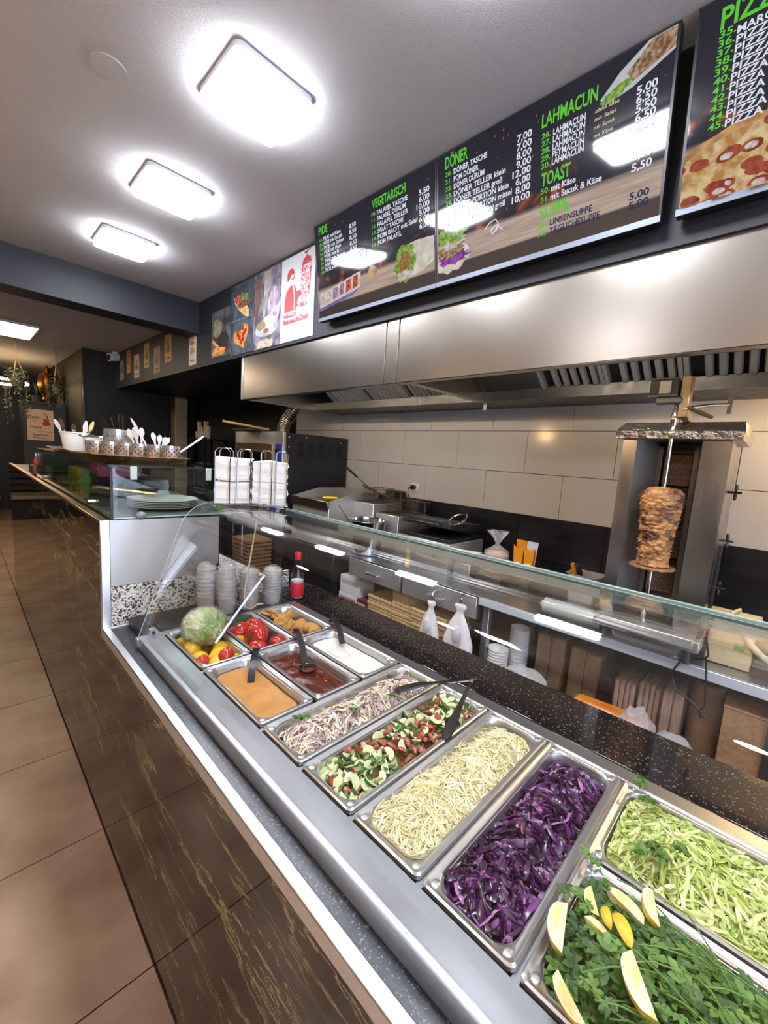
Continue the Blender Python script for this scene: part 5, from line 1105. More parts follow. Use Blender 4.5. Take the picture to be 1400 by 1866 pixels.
for y0, y1 in ((.955, 1.50), (.345, .945)):
    du = thing('drawer_unit', ('steel drawer unit under the worktop, beside the white cartons', 'steel drawer unit under the worktop with white bags hung on it')[y0 < .5], 'drawer unit', (1.8, (y0 + y1) / 2, .74), 'steel drawer units')
    obj('body', MB().box(XK + .02, XK + .5, y0, y1, .735, ZW - .006), DSTEEL, du); d1 = obj('drawer', MB().box(XK, XK + .02, y0 + .006, y1 - .006, .742, ZW - .012, .003), STEELV, du)
    yc = (y0 + y1) / 2; obj('handle', MB().tube([(XK, yc - .06, .80), (XK - .022, yc - .058, .80), (XK - .022, yc + .058, .80), (XK, yc + .06, .80)], .005, 8), CHROME, d1)
# cartons and pizza boxes on the lower shelf
def carton(name, a, mat, label, cat='carton', group=None, band=None):
    x0, x1, y0, y1, z0, z1 = a; b_ = obj(name, MB().box(*a, .003), mat, label=label, cat=cat, group=group)
    fl_ = MB().box(x0 - .0008, x0, y0 + (y1 - y0) * .1, y1 - (y1 - y0) * .1, z0 + (z1 - z0) * .55, z0 + (z1 - z0) * .8); fl_.box(x0 + .002, x1 - .002, (y0 + y1) / 2 - .002, (y0 + y1) / 2 + .002, z1, z1 + .0008)
    obj('printed_panel', fl_, band or M('carton_print', '#c9a9a6', .7), b_, smooth=False); return b_
WCB = M('white_carton', '#d6d3d3', .6)
zs_ = .411
carton('white_carton', (1.66, 1.82, 1.42, 1.66, .545, .690), WCB, 'upper white carton of two, behind the red box'); carton('white_carton', (1.66, 1.82, 1.44, 1.67, zs_, .543), WCB, 'lower white carton of two, with red print', band=M('red_print', '#c0686a', .7)); carton('red_carton', (1.65, 1.78, 1.33, 1.435, zs_, .55), M('red_carton_mat', '#5d1420', .5), 'dark red carton between the white cartons and pizza boxes')
PBX = M('pizza_box_card', '#cdb285', .8, noise=(40, '#bfa274', .4, .6)); 
pbp = {}
def pizza_stack(x, y, s, n, th, label, grp):
    for k in range(n):
        key = (s, th)
        if key not in pbp:
            mb = MB().box(0, s, 0, s, 0, th - .003, .002); mb.box(-.002, s * .5, .01, s - .01, th * .35, th * .42)
            o = obj('pizza_box', mb, PBX, label=label, cat='pizza box', group=grp, base=(0, 0, 0), smooth=False); pbp[key] = o
        else: o = pbp[key].copy(); COL.objects.link(o); o['label'] = label; o['group'] = grp
        o.location = (x + .004 * math.sin(k * 2.3), y + .004 * math.sin(k * 3.1), zs_ + .001 + k * th)
pizza_stack(1.66, 1.075, .25, 8, .026, 'folded flat tan pizza box in the low stack by the red carton', 'pizza boxes, low stack'); pizza_stack(1.655, .866, .2, 12, .026, 'tan pizza box in the tallest stack', 'pizza boxes, tallest stack'); pizza_stack(1.625, .568, .29, 10, .0245, 'large tan pizza box in the stack behind the hanging bags', 'pizza boxes, stack by the bags')
# white bags hanging from hooks
BAG = M('white_bag', '#e7e5e6', .45, noise=(10, '#d9d8dc', .4, .6), sss=.1)
BG = [at(x, y, 0, 1.545) for x, y in ((787, 1096), (790, 1185), (840, 1102), (845, 1208))]
for k, (y, rx, zt_, zb_, lab) in enumerate(((BG[0].y, .075, BG[0].z, BG[1].z, 'slim white carrier bag hanging on the drawer unit'), (BG[2].y, .105, BG[2].z, BG[3].z, 'wide white carrier bag hanging on the drawer unit, by the table leg'))):
    t = thing('carrier_bag', lab, 'bag', (1.545, y, zb_), 'white bags on hooks'); Lp = []
    for z_, sx, sy in ((0., .55, 1.), (.04, .75, 1.02), (.35, .7, .92), (.62, .5, .62), (.78, .3, .34), (.86, .2, .2), (.90, .22, .24), (.97, .34, .40), (1., .26, .34)):
        z = zb_ + (zt_ - zb_) * z_; Lp.append([(1.545 + .06 * sx * math.cos(a) * (1 + .12 * math.sin(5 * a + k)), y + rx * sy * math.sin(a) * (1 + .05 * math.sin(9 * a + z_ * 5)), z + .004 * math.sin(7 * a)) for a in [2 * PI * i / 40 for i in range(40)]])
    obj('bag_body', MB().loft(Lp), BAG, t, ang=60); obj('knot', MB().ball((1.545 - .052, y - rx * .15, zb_ + (zt_ - zb_) * .52), (.012, .026, .05), 14, 10, lambda d: 1 + .2 * mnoise.noise(d * 3)), BAG, t)
    h_ = thing('wall_hook', ('chrome hook holding the slim white bag', 'chrome hook holding the wide white bag')[k], 'hook', (1.59, y, zt_), 'bag hooks'); obj('hook', MB().tube([(1.599, y, zt_ + .06), (1.57, y, zt_ + .065), (1.548, y, zt_ + .05), (1.546, y, zt_ + .02), (1.548, y, zt_ - .01)], .004, 8), CHROME, h_)
# under the white edged table
for k, (c, n, r_, hh, lab, mat) in enumerate((((1.70, .235, zs_), 7, .062, .17, 'short stack of white plastic bowls under the worktop', WHITEP), ((1.80, .155, zs_), 12, .058, .30, 'taller stack of translucent cups behind the white bowls', M('translucent_cup', '#dfe0e2', .3, sss=.2)))):
    t = thing('bowl_stack', lab, 'bowl stack', c)
    for j in range(n):
        z = (hh - .07) * j / (n - 1); obj('bowl', MB().lathe([(r_ * .72, z), (r_ * .95, z + .065), (r_, z + .067), (r_, z + .07), (r_ * .93, z + .069), (r_ * .69, z + .004), (.001, z + .003)], c, 24), mat, t)
def wrapped(name, a, mat, label, cat, seed, film=True, rib=0):
    x0, x1, y0, y1, z0, z1 = a; t = thing(name, label, cat, ((x0 + x1) / 2, (y0 + y1) / 2, z0))
    if rib:
        for k in range(rib):
            ya = y0 + (y1 - y0) * k / rib; obj('paper_stack', MB().box(x0, x1, ya + .002, ya + (y1 - y0) / rib - .002, z0, z1 - .01 * ((k * 7 + seed) % 3) / 2, .006), mat, t)
    else: obj('pack', MB().box(x0, x1, y0, y1, z0, z1, .008), mat, t)
    if film:
        cx, cy, cz = (x0 + x1) / 2, (y0 + y1) / 2, (z0 + z1) / 2; hx, hy, hz = (x1 - x0) / 2 + .006, (y1 - y0) / 2 + .006, (z1 - z0) / 2 + .006
        def fn(d):
            m_ = max(abs(d.x), abs(d.y), abs(d.z)); return (.93 / m_ + .07) + .03 * mnoise.noise(d * 5 + Vector((seed, 0, 0)))
        obj('film', MB().ball((cx, cy, cz), (hx, hy, hz), 36, 20, fn), CLING, t, ang=60)
    return t
KR = M('kraft_paper', '#9c7a52', .8, noise=(25, '#86663f', .4, .6)); PKC = M('pinkish_card', '#a98a74', .8, noise=(18, '#97775f', .4, .6), stretch=(1, 6, 1))
wrapped('napkin_pack', (1.82, 2.1, -.10, .06, zs_, .72), KR, 'brown paper napkin pack in clear film, next to the cups', 'paper pack', 1, True, 2); wrapped('napkin_pack', (1.82, 2.1, -.29, -.13, zs_, .70), KR, 'second brown paper pack in clear film, beside the black box', 'paper pack', 2, True, 2)
wrapped('black_box_stack', (1.78, 2.0, -.37, -.305, zs_, .62), M('black_box', '#1c1c20', .5), 'black carton between the brown packs and pinkish packs', 'carton', 3, False)
wrapped('cup_sleeve_pack', (1.72, 1.9, -.475, -.385, zs_, .66), PKC, 'pinkish brown corrugated sleeve pack next to the black carton', 'sleeve pack', 4, True, 4); wrapped('cup_sleeve_pack', (1.72, 1.9, -.575, -.487, zs_, .685), PKC, 'pinkish brown corrugated sleeve pack in the middle of three', 'sleeve pack', 5, True, 4); wrapped('cup_sleeve_pack', (1.70, 1.9, -.665, -.585, zs_, .70), PKC, 'dark topped sleeve pack beside the rolled cardboard', 'sleeve pack', 6, True, 2)
obj('cardboard_roll', MB().lathe([(.058, 0), (.06, .01), (.06, .36), (.053, .362), (.053, .34), (.001, .34)], (1.79, -.735, zs_), 28), M('roll_card', '#85694e', .85), label='rolled brown cardboard tube standing by the big carton', cat='cardboard roll')
bx_ = thing('shipping_carton', 'large brown cardboard shipping box under the worktop end', 'carton', (1.8, -1.05, zs_)); obj('body', MB().box(1.64, 2.0, -1.25, -.80, zs_, .745, .004), CARD, bx_); obj('flap', MB().box(1.638, 2.002, -1.02, -.798, .746, .752), CARD, bx_); obj('hand_hole', MB().cyl((1.6385, -.93, .62), (1.6402, -.93, .62), .014, n=16), M('hole_brown', '#6b4c30', .9), bx_)
ob = thing('orange_package', 'orange plastic wrapped package lying behind the black stone ledge', 'package', (1.64, -.42, zs_)); obj('pack', MB().xf(T(1.66, -.40, zs_ + .065) @ Rz(-1.45)).box(-.17, .17, -.05, .05, -.06, .055, .02), M('orange_film', '#c8741c', .3, coat=.4, noise=(14, '#d98a34', .4, .6)), ob)
for k, (c, s, lab) in enumerate((((1.62, .02, zs_ + .08), (.055, .13, .08), 'crumpled clear plastic bag under the brown packs'), ((1.60, -.52, zs_ + .10), (.05, .07, .095), 'crumpled clear film on top of the orange package'), ((1.60, -.66, zs_ + .07), (.05, .09, .07), 'crumpled clear bag beside the large brown carton'))):
    obj('plastic_bag', MB().ball(c, s, 34, 22, lambda d: 1 + .25 * mnoise.noise(d * 2.3 + Vector((k * 4, 1, 0))) + .16 * abs(mnoise.noise(d * 6))), glassy('crumpled_bag_%d' % k, '#eeeeee', .15, 1.6, .32, '#e8e8ea', bump=(30, 1., .02)), label=lab, cat='plastic bag', ang=60)
cbp = [at(x, y, 0, 1.585) for x, y in ((1287, 1160), (1291, 1195), (1285, 1200), (1240, 1205), (1224, 1225), (1230, 1255), (1262, 1280), (1280, 1298), (1284, 1305), (1276, 1308), (1275, 1296), (1284, 1285), (1287, 1240), (1287, 1200))]
obj('black_cable', MB().tube(cbp, .004, 6), BLACKP, label='black power cable looped in front of the worktop edge', cat='cable')
# ---------------------------------------------------------------- pizza oven
ov_ = thing('pizza_oven', 'black sided pizza oven with steel door front', 'oven', (1.96, 3.0, 0)); OX0, OX1, OY0, OY1 = 1.60, 2.38, 2.5, 3.44
BLK = M('black_enamel', '#15161a', .45)
obj('side_panel', MB().box(OX0 + .03, OX1, OY0, OY0 + .01, .89, 1.83, .003), BLK, ov_); obj('body', MB().box(OX0 + .03, OX1, OY0 + .011, OY1, .89, 1.825), BLK, ov_); obj('front_frame', MB().box(OX0, OX0 + .03, OY0, OY1, .89, 1.835, .003), STEELV, ov_)
obj('control_panel', MB().box(OX0 - .003, OX0, OY0 + .02, OY0 + .13, 1.0, 1.72), M('blue_panel', '#1c2c86', .4), ov_)
for k in range(5): obj('control_knob', MB().cyl((OX0 - .028, OY0 + .075, 1.66 - .14 * k), (OX0 - .003, OY0 + .075, 1.66 - .14 * k), .022, n=16), BLACKP, ov_)
for z0, z1 in ((1.42, 1.72), (1.0, 1.30)):
    dr = obj('oven_door', MB().box(OX0 - .012, OX0, OY0 + .17, OY1 - .03, z0, z1, .004), M('oven_bronze', '#8a6f4e', .35, .9), ov_); obj('window_frame', MB().box(OX0 - .016, OX0 - .012, OY0 + .28, OY1 - .2, z0 + .06, z1 - .06, .002), DSTEEL, dr); obj('glass', MB().box(OX0 - .018, OX0 - .016, OY0 + .31, OY1 - .23, z0 + .085, z1 - .085), M('oven_glass', '#0c0a08', .1), dr)
obj('stand', MB().box(OX0 + .05, OX1, OY0 + .05, OY1 - .05, .01, .889), BLK, ov_)
for zz in (1.62, 1.12):
    for j in range(5):
        lv = MB()
        for i in range(6): lv.prism([(0, zz + i * .022), (-.006, zz + i * .022 + .003), (0, zz + i * .022 + .013)], 0, OX0 + .16 + j * .12, OX0 + .23 + j * .12)
        for v in lv.v: v.y += OY0
        obj('louvre_group', lv, M('louvre_metal', '#26272c', .35, .3), ov_, smooth=False)
for x, z in ((OX0 + .06, 1.79), (OX0 + .06, 1.70), (OX0 + .25, 1.80), (OX1 - .1, 1.78)): obj('screw', MB().cyl((x, OY0 - .004, z), (x, OY0, z), .007, n=10), CHROME, ov_)
dpt = [(1.86, 2.92, 1.835), (1.86, 2.92, 1.90), (1.87, 2.88, 1.98), (1.89, 2.80, 2.07), (1.90, 2.74, 2.16), (1.90, 2.71, 2.25)]
dp = MB(); 
def cat(P, n):
    P = [Vector(p) for p in P]; out = []
    for i in range(len(P) - 1):
        a, b_, c, d = P[max(i - 1, 0)], P[i], P[i + 1], P[min(i + 2, len(P) - 1)]
        for k in range(n):
            t = k / n; out.append(.5 * ((2 * b_) + (c - a) * t + (2 * a - 5 * b_ + 4 * c - d) * t * t + (3 * b_ - a - 3 * c + d) * t ** 3))
    return out + [P[-1]]
dq = cat(dpt, 14); dp.tube(dq, [.06 + (.007 if i % 3 == 0 else 0) for i in range(len(dq))], 22)
obj('flexible_duct', dp, M('flex_alu', '#a89c88', .3, 1.), label='ribbed aluminium duct rising from the pizza oven into the hood', cat='duct', ang=80)
pb_ = thing('pizza_paddle', 'pizza paddle with wooden handle lying on the oven', 'paddle', (1.6, 3.0, 1.837)); obj('handle', MB().cyl((1.30, 3.10, 1.905), (1.70, 2.93, 1.86), .013, n=12), M('wood_handle', '#a8793f', .5), pb_); obj('blade', MB().box(1.68, 1.98, 3.0, 3.25, 1.838, 1.842, .001), DSTEEL, pb_); obj('shelf_board', MB().box(1.45, 1.63, 2.9, 3.2, 1.838, 1.85, .002), M('board_dark', '#3a2a20', .6), pb_)
ps = thing('power_socket', 'red industrial power socket on the dark wall above the oven', 'socket', (2.3, 3.55, 2.0)); obj('box', MB().box(2.30, 2.39, 3.6, 3.72, 1.93, 2.06, .01), M('socket_grey', '#8d8a86', .5), ps); obj('cap', MB().cyl((2.30, 3.66, 1.97), (2.24, 3.66, 1.95), .04, n=18), M('socket_red', '#7d1c1c', .4), ps)
# ---------------------------------------------------------------- appliances on the worktop
def vbox(x0, x1, y0, y1, z0, z1): return MB().box(x0, x1, y0, y1, z0, z1, .004)
gr = thing('griddle', 'steel griddle with sloped splash guard and a yellow knife on it', 'griddle', (2.05, 2.1, ZW)); 
obj('body', vbox(1.66, 2.25, 1.86, 2.40, ZW, 1.20), STEELV, gr); obj('splash_guard', MB().prism([(1.66, 1.20), (2.25, 1.20), (2.25, 1.33), (1.95, 1.33), (1.66, 1.26)], 1, 1.86, 1.868), STEELV, gr); obj('splash_guard', MB().prism([(1.66, 1.20), (2.25, 1.20), (2.25, 1.33), (1.95, 1.33), (1.66, 1.26)], 1, 2.392, 2.40), STEELV, gr); obj('back_guard', MB().box(2.242, 2.25, 1.86, 2.40, 1.20, 1.33), STEELV, gr); obj('plate', MB().box(1.68, 2.24, 1.87, 2.39, 1.2, 1.206), DSTEEL, gr); obj('front_lip', MB().box(1.64, 1.665, 1.86, 2.40, 1.19, 1.262, .004), M('greasy_steel', '#8c7a62', .35, 1.), gr)
for y in (2.0, 2.25): obj('control_knob', MB().cyl((1.63, y, 1.08), (1.66, y, 1.08), .026, n=16), BLACKP, gr)
kn = thing('kitchen_knife', 'knife with yellow handle lying on the griddle lip', 'knife', (1.66, 2.1, 1.264)); a, b_ = at(588, 907, 2, 1.272), at(615, 908, 2, 1.272); obj('handle', MB().tube([a, (a + b_) / 2, b_], [.011, .014, .011], 10), M('yellow_handle', '#d9b21a', .4), kn); obj('blade', MB().loft([[a + Vector((0, 0, -.012)), a + Vector((0, 0, .008)), a + Vector((.003, 0, .008)), a + Vector((.003, 0, -.012))], [a + (a - b_) * 1.6 + Vector((0, 0, -.004)), a + (a - b_) * 1.6 + Vector((0, 0, .002)), a + (a - b_) * 1.6 + Vector((.002, 0, .002)), a + (a - b_) * 1.6 + Vector((.002, 0, -.004))]]), DSTEEL, kn)
BAS = M('basket_wire', '#7d6f5a', .35, 1.)
def fryer(y0, y1, zt_, lab):
    t = thing('deep_fryer', lab, 'fryer', (2.0, (y0 + y1) / 2, ZW), 'deep fryers'); obj('body', vbox(1.93, 2.30, y0, y1, ZW, zt_), STEELV, t); obj('oil_well', MB().box(1.97, 2.26, y0 + .04, y1 - .04, zt_, zt_ + .003), M('fryer_dark', '#201a14', .3), t); obj('rim', MB().tube([(1.955, y0 + .025, zt_ + .006), (2.275, y0 + .025, zt_ + .006), (2.275, y1 - .025, zt_ + .006), (1.955, y1 - .025, zt_ + .006)], .006, 6, closed=True), DSTEEL, t); obj('element_head', MB().box(2.302, 2.38, y0 + .03, y1 - .03, zt_ - .14, zt_ + .10, .006), M('fryer_head', '#3c3a38', .45, .6), t)
    return t
fryer(1.60, 1.86, 1.265, 'steel deep fryer next to the griddle'); fryer(1.31, 1.57, 1.20, 'steel deep fryer beside the contact grill')
def basket(cx, cy, z, wx, wy, hh, tip, lab):
    t = thing('fryer_basket', lab, 'basket', (cx, cy, z), 'fryer baskets'); w_ = MB()
    for zz in (0, hh * .5, hh): w_.tube([(cx - wx, cy - wy, z + zz), (cx + wx, cy - wy, z + zz), (cx + wx, cy + wy, z + zz), (cx - wx, cy + wy, z + zz)], .0025 if zz else .0018, 5, closed=True)
    for i in range(15):
        u = -wx + 2 * wx * i / 14; w_.tube([(cx + u, cy - wy, z + hh), (cx + u, cy - wy, z), (cx + u, cy + wy, z), (cx + u, cy + wy, z + hh)], .0011, 4)
        v_ = -wy + 2 * wy * i / 14; w_.tube([(cx - wx, cy + v_, z + hh), (cx - wx, cy + v_, z), (cx + wx, cy + v_, z), (cx + wx, cy + v_, z + hh)], .0011, 4)
    obj('mesh', w_, BAS, t); a = Vector((cx - wx, cy, z + hh)); tip = Vector(tip); m_ = a + (tip - a) * .55
    obj('handle_wire', MB().tube([a + Vector((0, -.02, 0)), m_], .003, 6), BAS, t); obj('handle_wire', MB().tube([a + Vector((0, .02, 0)), m_], .003, 6), BAS, t); obj('grip', MB().tube([m_, (m_ + tip) / 2, tip], [.009, .011, .010], 10), BLACKP, t)
basket(2.12, 1.73, 1.275, .12, .075, .11, at(632, 852, 0, 1.80), 'wire fryer basket with its black handle pointing up'); basket(2.12, 1.44, 1.21, .12, .075, .11, at(662, 884, 0, 1.86), 'wire fryer basket hung low with its grip behind the other basket')
pt_ = thing('cooking_pot', 'large open stainless pot with a ladle', 'pot', (1.755, 1.50, ZW)); pcn = (1.765, at(672, 950, 0, 1.765).y, ZW); obj('pot_body', MB().lathe([(.10, 0), (.12, .01), (.145, .265), (.155, .275), (.155, .28), (.142, .275), (.115, .02), (.001, .018)], pcn, 40), CHROME, pt_)
ld = thing('ladle', 'thin steel ladle leaning in the pot', 'ladle', (1.78, 1.6, 1.0)); obj('shaft', MB().cyl((pcn[0], pcn[1], .93), at(618, 922, 0, 1.70), .006, n=8), CHROME, ld); obj('bowl', MB().lathe([(.02, -.02), (.04, 0), (.038, 0), (.018, -.017)], (pcn[0], pcn[1], .945), 16), CHROME, ld)
cg = thing('contact_grill', 'black ribbed contact grill with open steel handle', 'contact grill', (2.1, 1.0, ZW)); obj('base', vbox(1.80, 2.25, .72, 1.20, ZW, 1.10), STEELV, cg); obj('lower_plate', MB().box(1.82, 2.24, .73, 1.19, 1.101, 1.125, .004), M('cast_iron', '#151416', .5), cg); up = obj('upper_plate', MB().xf(T(2.24, .96, 1.15) @ Ry(.12)).box(-.42, 0, -.22, .22, 0, .055, .008), M('cast_iron2', '#232225', .45), cg)
obj('handle', MB().tube([(1.84, .80, 1.21), (1.80, .82, 1.22), (1.78, .96, 1.225), (1.80, 1.10, 1.22), (1.84, 1.12, 1.21)], .012, 10), BLACKP, cg); obj('lift_arm', MB().tube(cat([(1.86, .78, 1.215), (1.9, .70, 1.25), (1.98, .72, 1.30), (1.96, .80, 1.28), (1.92, .84, 1.22)], 6), .008, 8), CHROME, cg); obj('control_knob', MB().cyl((1.77, .82, 1.02), (1.80, .82, 1.02), .025, n=16), BLACKP, cg)
obj('wooden_pusher', MB().lathe([(.02, 0), (.022, .02), (.018, .04), (.018, .16), (.03, .18), (.034, .20), (.03, .215), (.001, .216)], (1.74, 1.02, ZW), 20), M('pale_wood', '#c9a878', .6), label='pale wooden pestle standing by the contact grill', cat='pestle')
cb = at(865, 995, 0, 1.95)
obj('paper_tray', MB().xf(T(1.93, .66, 1.03) @ Rz(.3) @ Ry(.15)).box(-.07, .07, -.1, .1, -.03, .03, .005), M('tray_paper', '#ddd5d4', .7, noise=(16, '#c98d92', .62, .7, 2)), label='white paper food tray with faint red print leaning on the worktop', cat='paper tray')
obj('tray_stand', MB().box(1.86, 2.0, .58, .71, ZW + .001, .985, .004), STEELV, label='low steel box under the white paper tray', cat='steel box')
# bread in a clear bag
bb = at(905, 1010, 0, 1.95); bz = ZW + .06; br = thing('bread_bag', 'round flatbreads in a knotted clear plastic bag', 'bread bag', (1.95, bb.y, ZW + .001)); BRD = M('flatbread', '#b98a58', .7, noise=(20, '#8a5f34', .45, .7, 4))
obj('stand', MB().box(1.86, 2.04, bb.y - .09, bb.y + .09, ZW + .001, bz, .005), DSTEEL, br)
for k in range(4): obj('bread', MB().lathe([(.05, 0), (.07, .006), (.075, .018), (.06, .033), (.02, .04), (.001, .04)], (1.95 + .006 * (k % 2), bb.y, bz + .002 + .036 * k), 24), BRD, br)
obj('bag', MB().lathe([(.06, 0), (.082, .02), (.086, .09), (.075, .15), (.03, .18), (.012, .195), (.012, .205), (.03, .235), (.05, .27), (.055, .285)], (1.95, bb.y, bz), 40, cap1=False, wob=lambda a, z, rr: .010 * mnoise.noise((math.cos(a) * 3, math.sin(a) * 3, z * 22)) + (.018 * math.sin(7 * a) * max(0, z - .2) / .09)), glassy('bread_film', '#fafafa', .08, 1.7, .14, '#ffffff', bump=(35, 1., .02)), br, ang=40)
# fries cartons
fb_ = at(957, 1018, 0, 2.05)
for k, dy in enumerate((.036, -.036)):
    t = thing('fries_carton', ('orange fries carton standing next to the bread bag', 'orange fries carton with white inside, on the grill side of its twin')[k], 'fries carton', (2.05, fb_.y + dy, ZW + .001), 'orange fries cartons'); y = fb_.y + dy; z0 = .985; ORC = M('orange_carton', '#d98a14', .5)
    obj('base_block', MB().box(2.0, 2.1, y - .033, y + .033, ZW + .001, z0, .002), DSTEEL, t); obj('front', MB().prism([(y - .024, z0), (y + .024, z0), (y + .036, z0 + .17), (y + .018, z0 + .155), (y, z0 + .15), (y - .018, z0 + .155), (y - .036, z0 + .17)], 0, 2.02, 2.022), ORC, t, smooth=False); obj('back', MB().prism([(y - .024, z0), (y + .024, z0), (y + .038, z0 + .20), (y - .038, z0 + .20)], 0, 2.06, 2.062), (ORC, WPAP)[k], t, smooth=False); obj('side', MB().box(2.022, 2.06, y - .026, y - .024, z0, z0 + .15), ORC, t); obj('side', MB().box(2.022, 2.06, y + .024, y + .026, z0, z0 + .15), ORC, t); obj('printed_patch', MB().box(2.0185, 2.0195, y - .014, y + .014, z0 + .02, z0 + .06), M('patch_white', '#e6dfd0', .6), t)
# gn container with orange handled tools
gc = at(1070, 1040, 0, 2.1); ct = thing('tool_container', 'small steel container beside the kebab grill', 'container', (2.1, gc.y, ZW + .001)); mb = MB(); y = gc.y
mb.loft([rrect(2.03, 2.17, y - .075, y + .075, .02, ZW + .001), rrect(2.02, 2.18, y - .085, y + .085, .02, 1.05), rrect(2.01, 2.19, y - .095, y + .095, .02, 1.052), rrect(2.022, 2.178, y - .083, y + .083, .02, 1.049), rrect(2.035, 2.165, y - .072, y + .072, .02, ZW + .006)]); obj('body', mb, STEELV, ct)
for k, (dy, c) in enumerate(((.05, '#d9801c'), (.02, '#15151a'))): t = thing('kitchen_tool', ('orange handled tool standing in the steel container', 'black handled tool standing in the steel container')[k], 'tool', (2.08, y + dy, .93)); obj('handle', MB().tube([(2.08, y + dy, .99), (2.07, y + dy + .008, 1.05), (2.05, y + dy + .02, 1.105)], [.012, .016, .012], 10), M('tool_%d' % k, c, .4), t); obj('shaft', MB().cyl((2.09, y + dy - .01, .90), (2.08, y + dy, .99), .005, n=8), CHROME, t)
# wall socket with plug
so = at(757, 888, 0, XW); t = thing('wall_socket', 'white wall socket with a black plug on the tiles', 'socket', so); obj('plate', MB().box(XW - .012, XW - .001, so.y - .04, so.y + .04, so.z - .04, so.z + .04, .005), WHITEP, t); obj('plug', MB().cyl((XW - .05, so.y, so.z), (XW - .012, so.y, so.z), .02, n=16), BLACKP, t); obj('cord', MB().tube(cat([(XW - .05, so.y, so.z), (XW - .07, so.y + .02, so.z - .01), (XW - .06, so.y + .03, so.z - .06), (XW - .04, so.y + .01, so.z - .13), (XW - .04, so.y, so.z - .22)], 5), .004, 6), BLACKP, t)
# ---------------------------------------------------------------- kebab grill
GRILLST = M('grill_steel', '#97979b', .2, 1., rnoise=(10, .34), stretch=(1, 1, .2))
kg = thing('kebab_grill', 'upright steel kebab grill with foil covered cap', 'kebab grill', (1.85, -.49, ZW)); GY0, GY1, GZ0, GZ1 = -.685, -.30, 1.0, 1.815; GX = 1.62
obj('left_flange', MB().prism([(GX, GY1 - .055), (GX, GY1), (GX + .38, GY1), (GX + .38, GY1 - .01), (GX + .02, GY1 - .01), (GX + .02, GY1 - .05)], 2, GZ0, GZ1), GRILLST, kg, smooth=False); obj('right_flange', MB().prism([(GX, GY0 + .095), (GX, GY0), (GX + .38, GY0), (GX + .38, GY0 + .01), (GX + .02, GY0 + .01), (GX + .02, GY0 + .09)], 2, GZ0, GZ1), GRILLST, kg, smooth=False)
obj('inner_left', MB().prism([(GX + .005, GY1 - .054), (GX + .22, GY1 - .10), (GX + .222, GY1 - .096), (GX + .007, GY1 - .05)], 2, GZ0 + .05, GZ1), STEELV, kg, smooth=False); obj('inner_right', MB().prism([(GX + .005, GY0 + .094), (GX + .22, GY0 + .125), (GX + .222, GY0 + .121), (GX + .007, GY0 + .09)], 2, GZ0 + .05, GZ1), STEELV, kg, smooth=False)
obj('back_plate', MB().box(GX + .30, GX + .38, GY0 + .01, GY1 - .01, GZ0, GZ1), M('burnt_steel', '#5a4a3c', .45, .6), kg)
for a_, b_ in ((GY1 - .12, GY1 - .10), (GY0 + .125, GY0 + .145)): obj('burner_frame', MB().box(GX + .21, GX + .30, a_, b_, GZ0 + .06, GZ1 - .02), DSTEEL, kg)
BUR = M('burner_mesh', '#7d624c', .6, .2, noise=(160, '#4a3a2e', .45, .6, 2))
for k in range(4): bq = obj('burner', MB().box(GX + .235, GX + .298, GY0 + .148, GY1 - .122, GZ0 + .10 + .172 * k, GZ0 + .248 + .172 * k, .004), BUR, kg); obj('burner_bar', MB().box(GX + .225, GX + .24, GY0 + .148, GY1 - .122, GZ0 + .250 + .172 * k, GZ0 + .266 + .172 * k), M('bar_black', '#15110f', .6), bq)
obj('base_tray', MB().box(GX - .06, GX + .40, GY0 - .01, GY1 + .01, GZ0 - .05, GZ0 - .002, .004), STEELV, kg); obj('drip_tray', MB().box(GX - .09, GX + .02, GY0 + .01, GY1 - .01, GZ0 - .03, GZ0 + .01, .003), STEELV, kg)
for x in (GX - .03, GX + .35):
    for y in (GY0 + .03, GY1 - .03): obj('foot', MB().cyl((x, y, ZW), (x, y, GZ0 - .05), .015, n=12), DSTEEL, kg)
FOIL = M('crumpled_foil', '#b9b2a8', .28, 1., bump=(35, .9, .02)); cp = MB(); ov2 = .03
cp.loft([[(GX - .04, GY0 - .03, GZ1), (GX - .04, GY1 + .02, GZ1), (GX + .42, GY1 + .02, GZ1), (GX + .42, GY0 - .03, GZ1)], [(GX - .045, GY0 - .035, GZ1 + .03), (GX - .045, GY1 + .025, GZ1 + .03), (GX + .425, GY1 + .025, GZ1 + .03), (GX + .425, GY0 - .035, GZ1 + .03)], [(GX + .04, GY0 - .025, GZ1 + .075), (GX + .04, GY1 + .01, GZ1 + .075), (GX + .42, GY1 + .01, GZ1 + .085), (GX + .42, GY0 - .025, GZ1 + .085)]]); obj('foil_cap', cp, FOIL, kg, smooth=False)
for k in range(3):
    z = GZ0 + .20 + .205 * k; wn = obj('wing_screw', MB().cyl((GX + .13, GY0 - .045, z), (GX + .13, GY0, z), .005, n=8), M('wing_dark', '#1c1814', .4), kg); mbw = MB().ball((GX + .13, GY0 - .025, z + .018), (.008, .007, .016), 10, 8); mbw.ball((GX + .13, GY0 - .025, z - .018), (.008, .007, .016), 10, 8); obj('wing', mbw, M('wing_dark', '#1c1814', .4), wn)
for k in range(4): obj('valve_knob', MB().cyl((GX + .1 + .05 * k, GY0 - .02, GZ0 + .03 + .03 * (k % 2)), (GX + .1 + .05 * k, GY0, GZ0 + .03 + .03 * (k % 2)), .012, n=12), CHROME, kg)
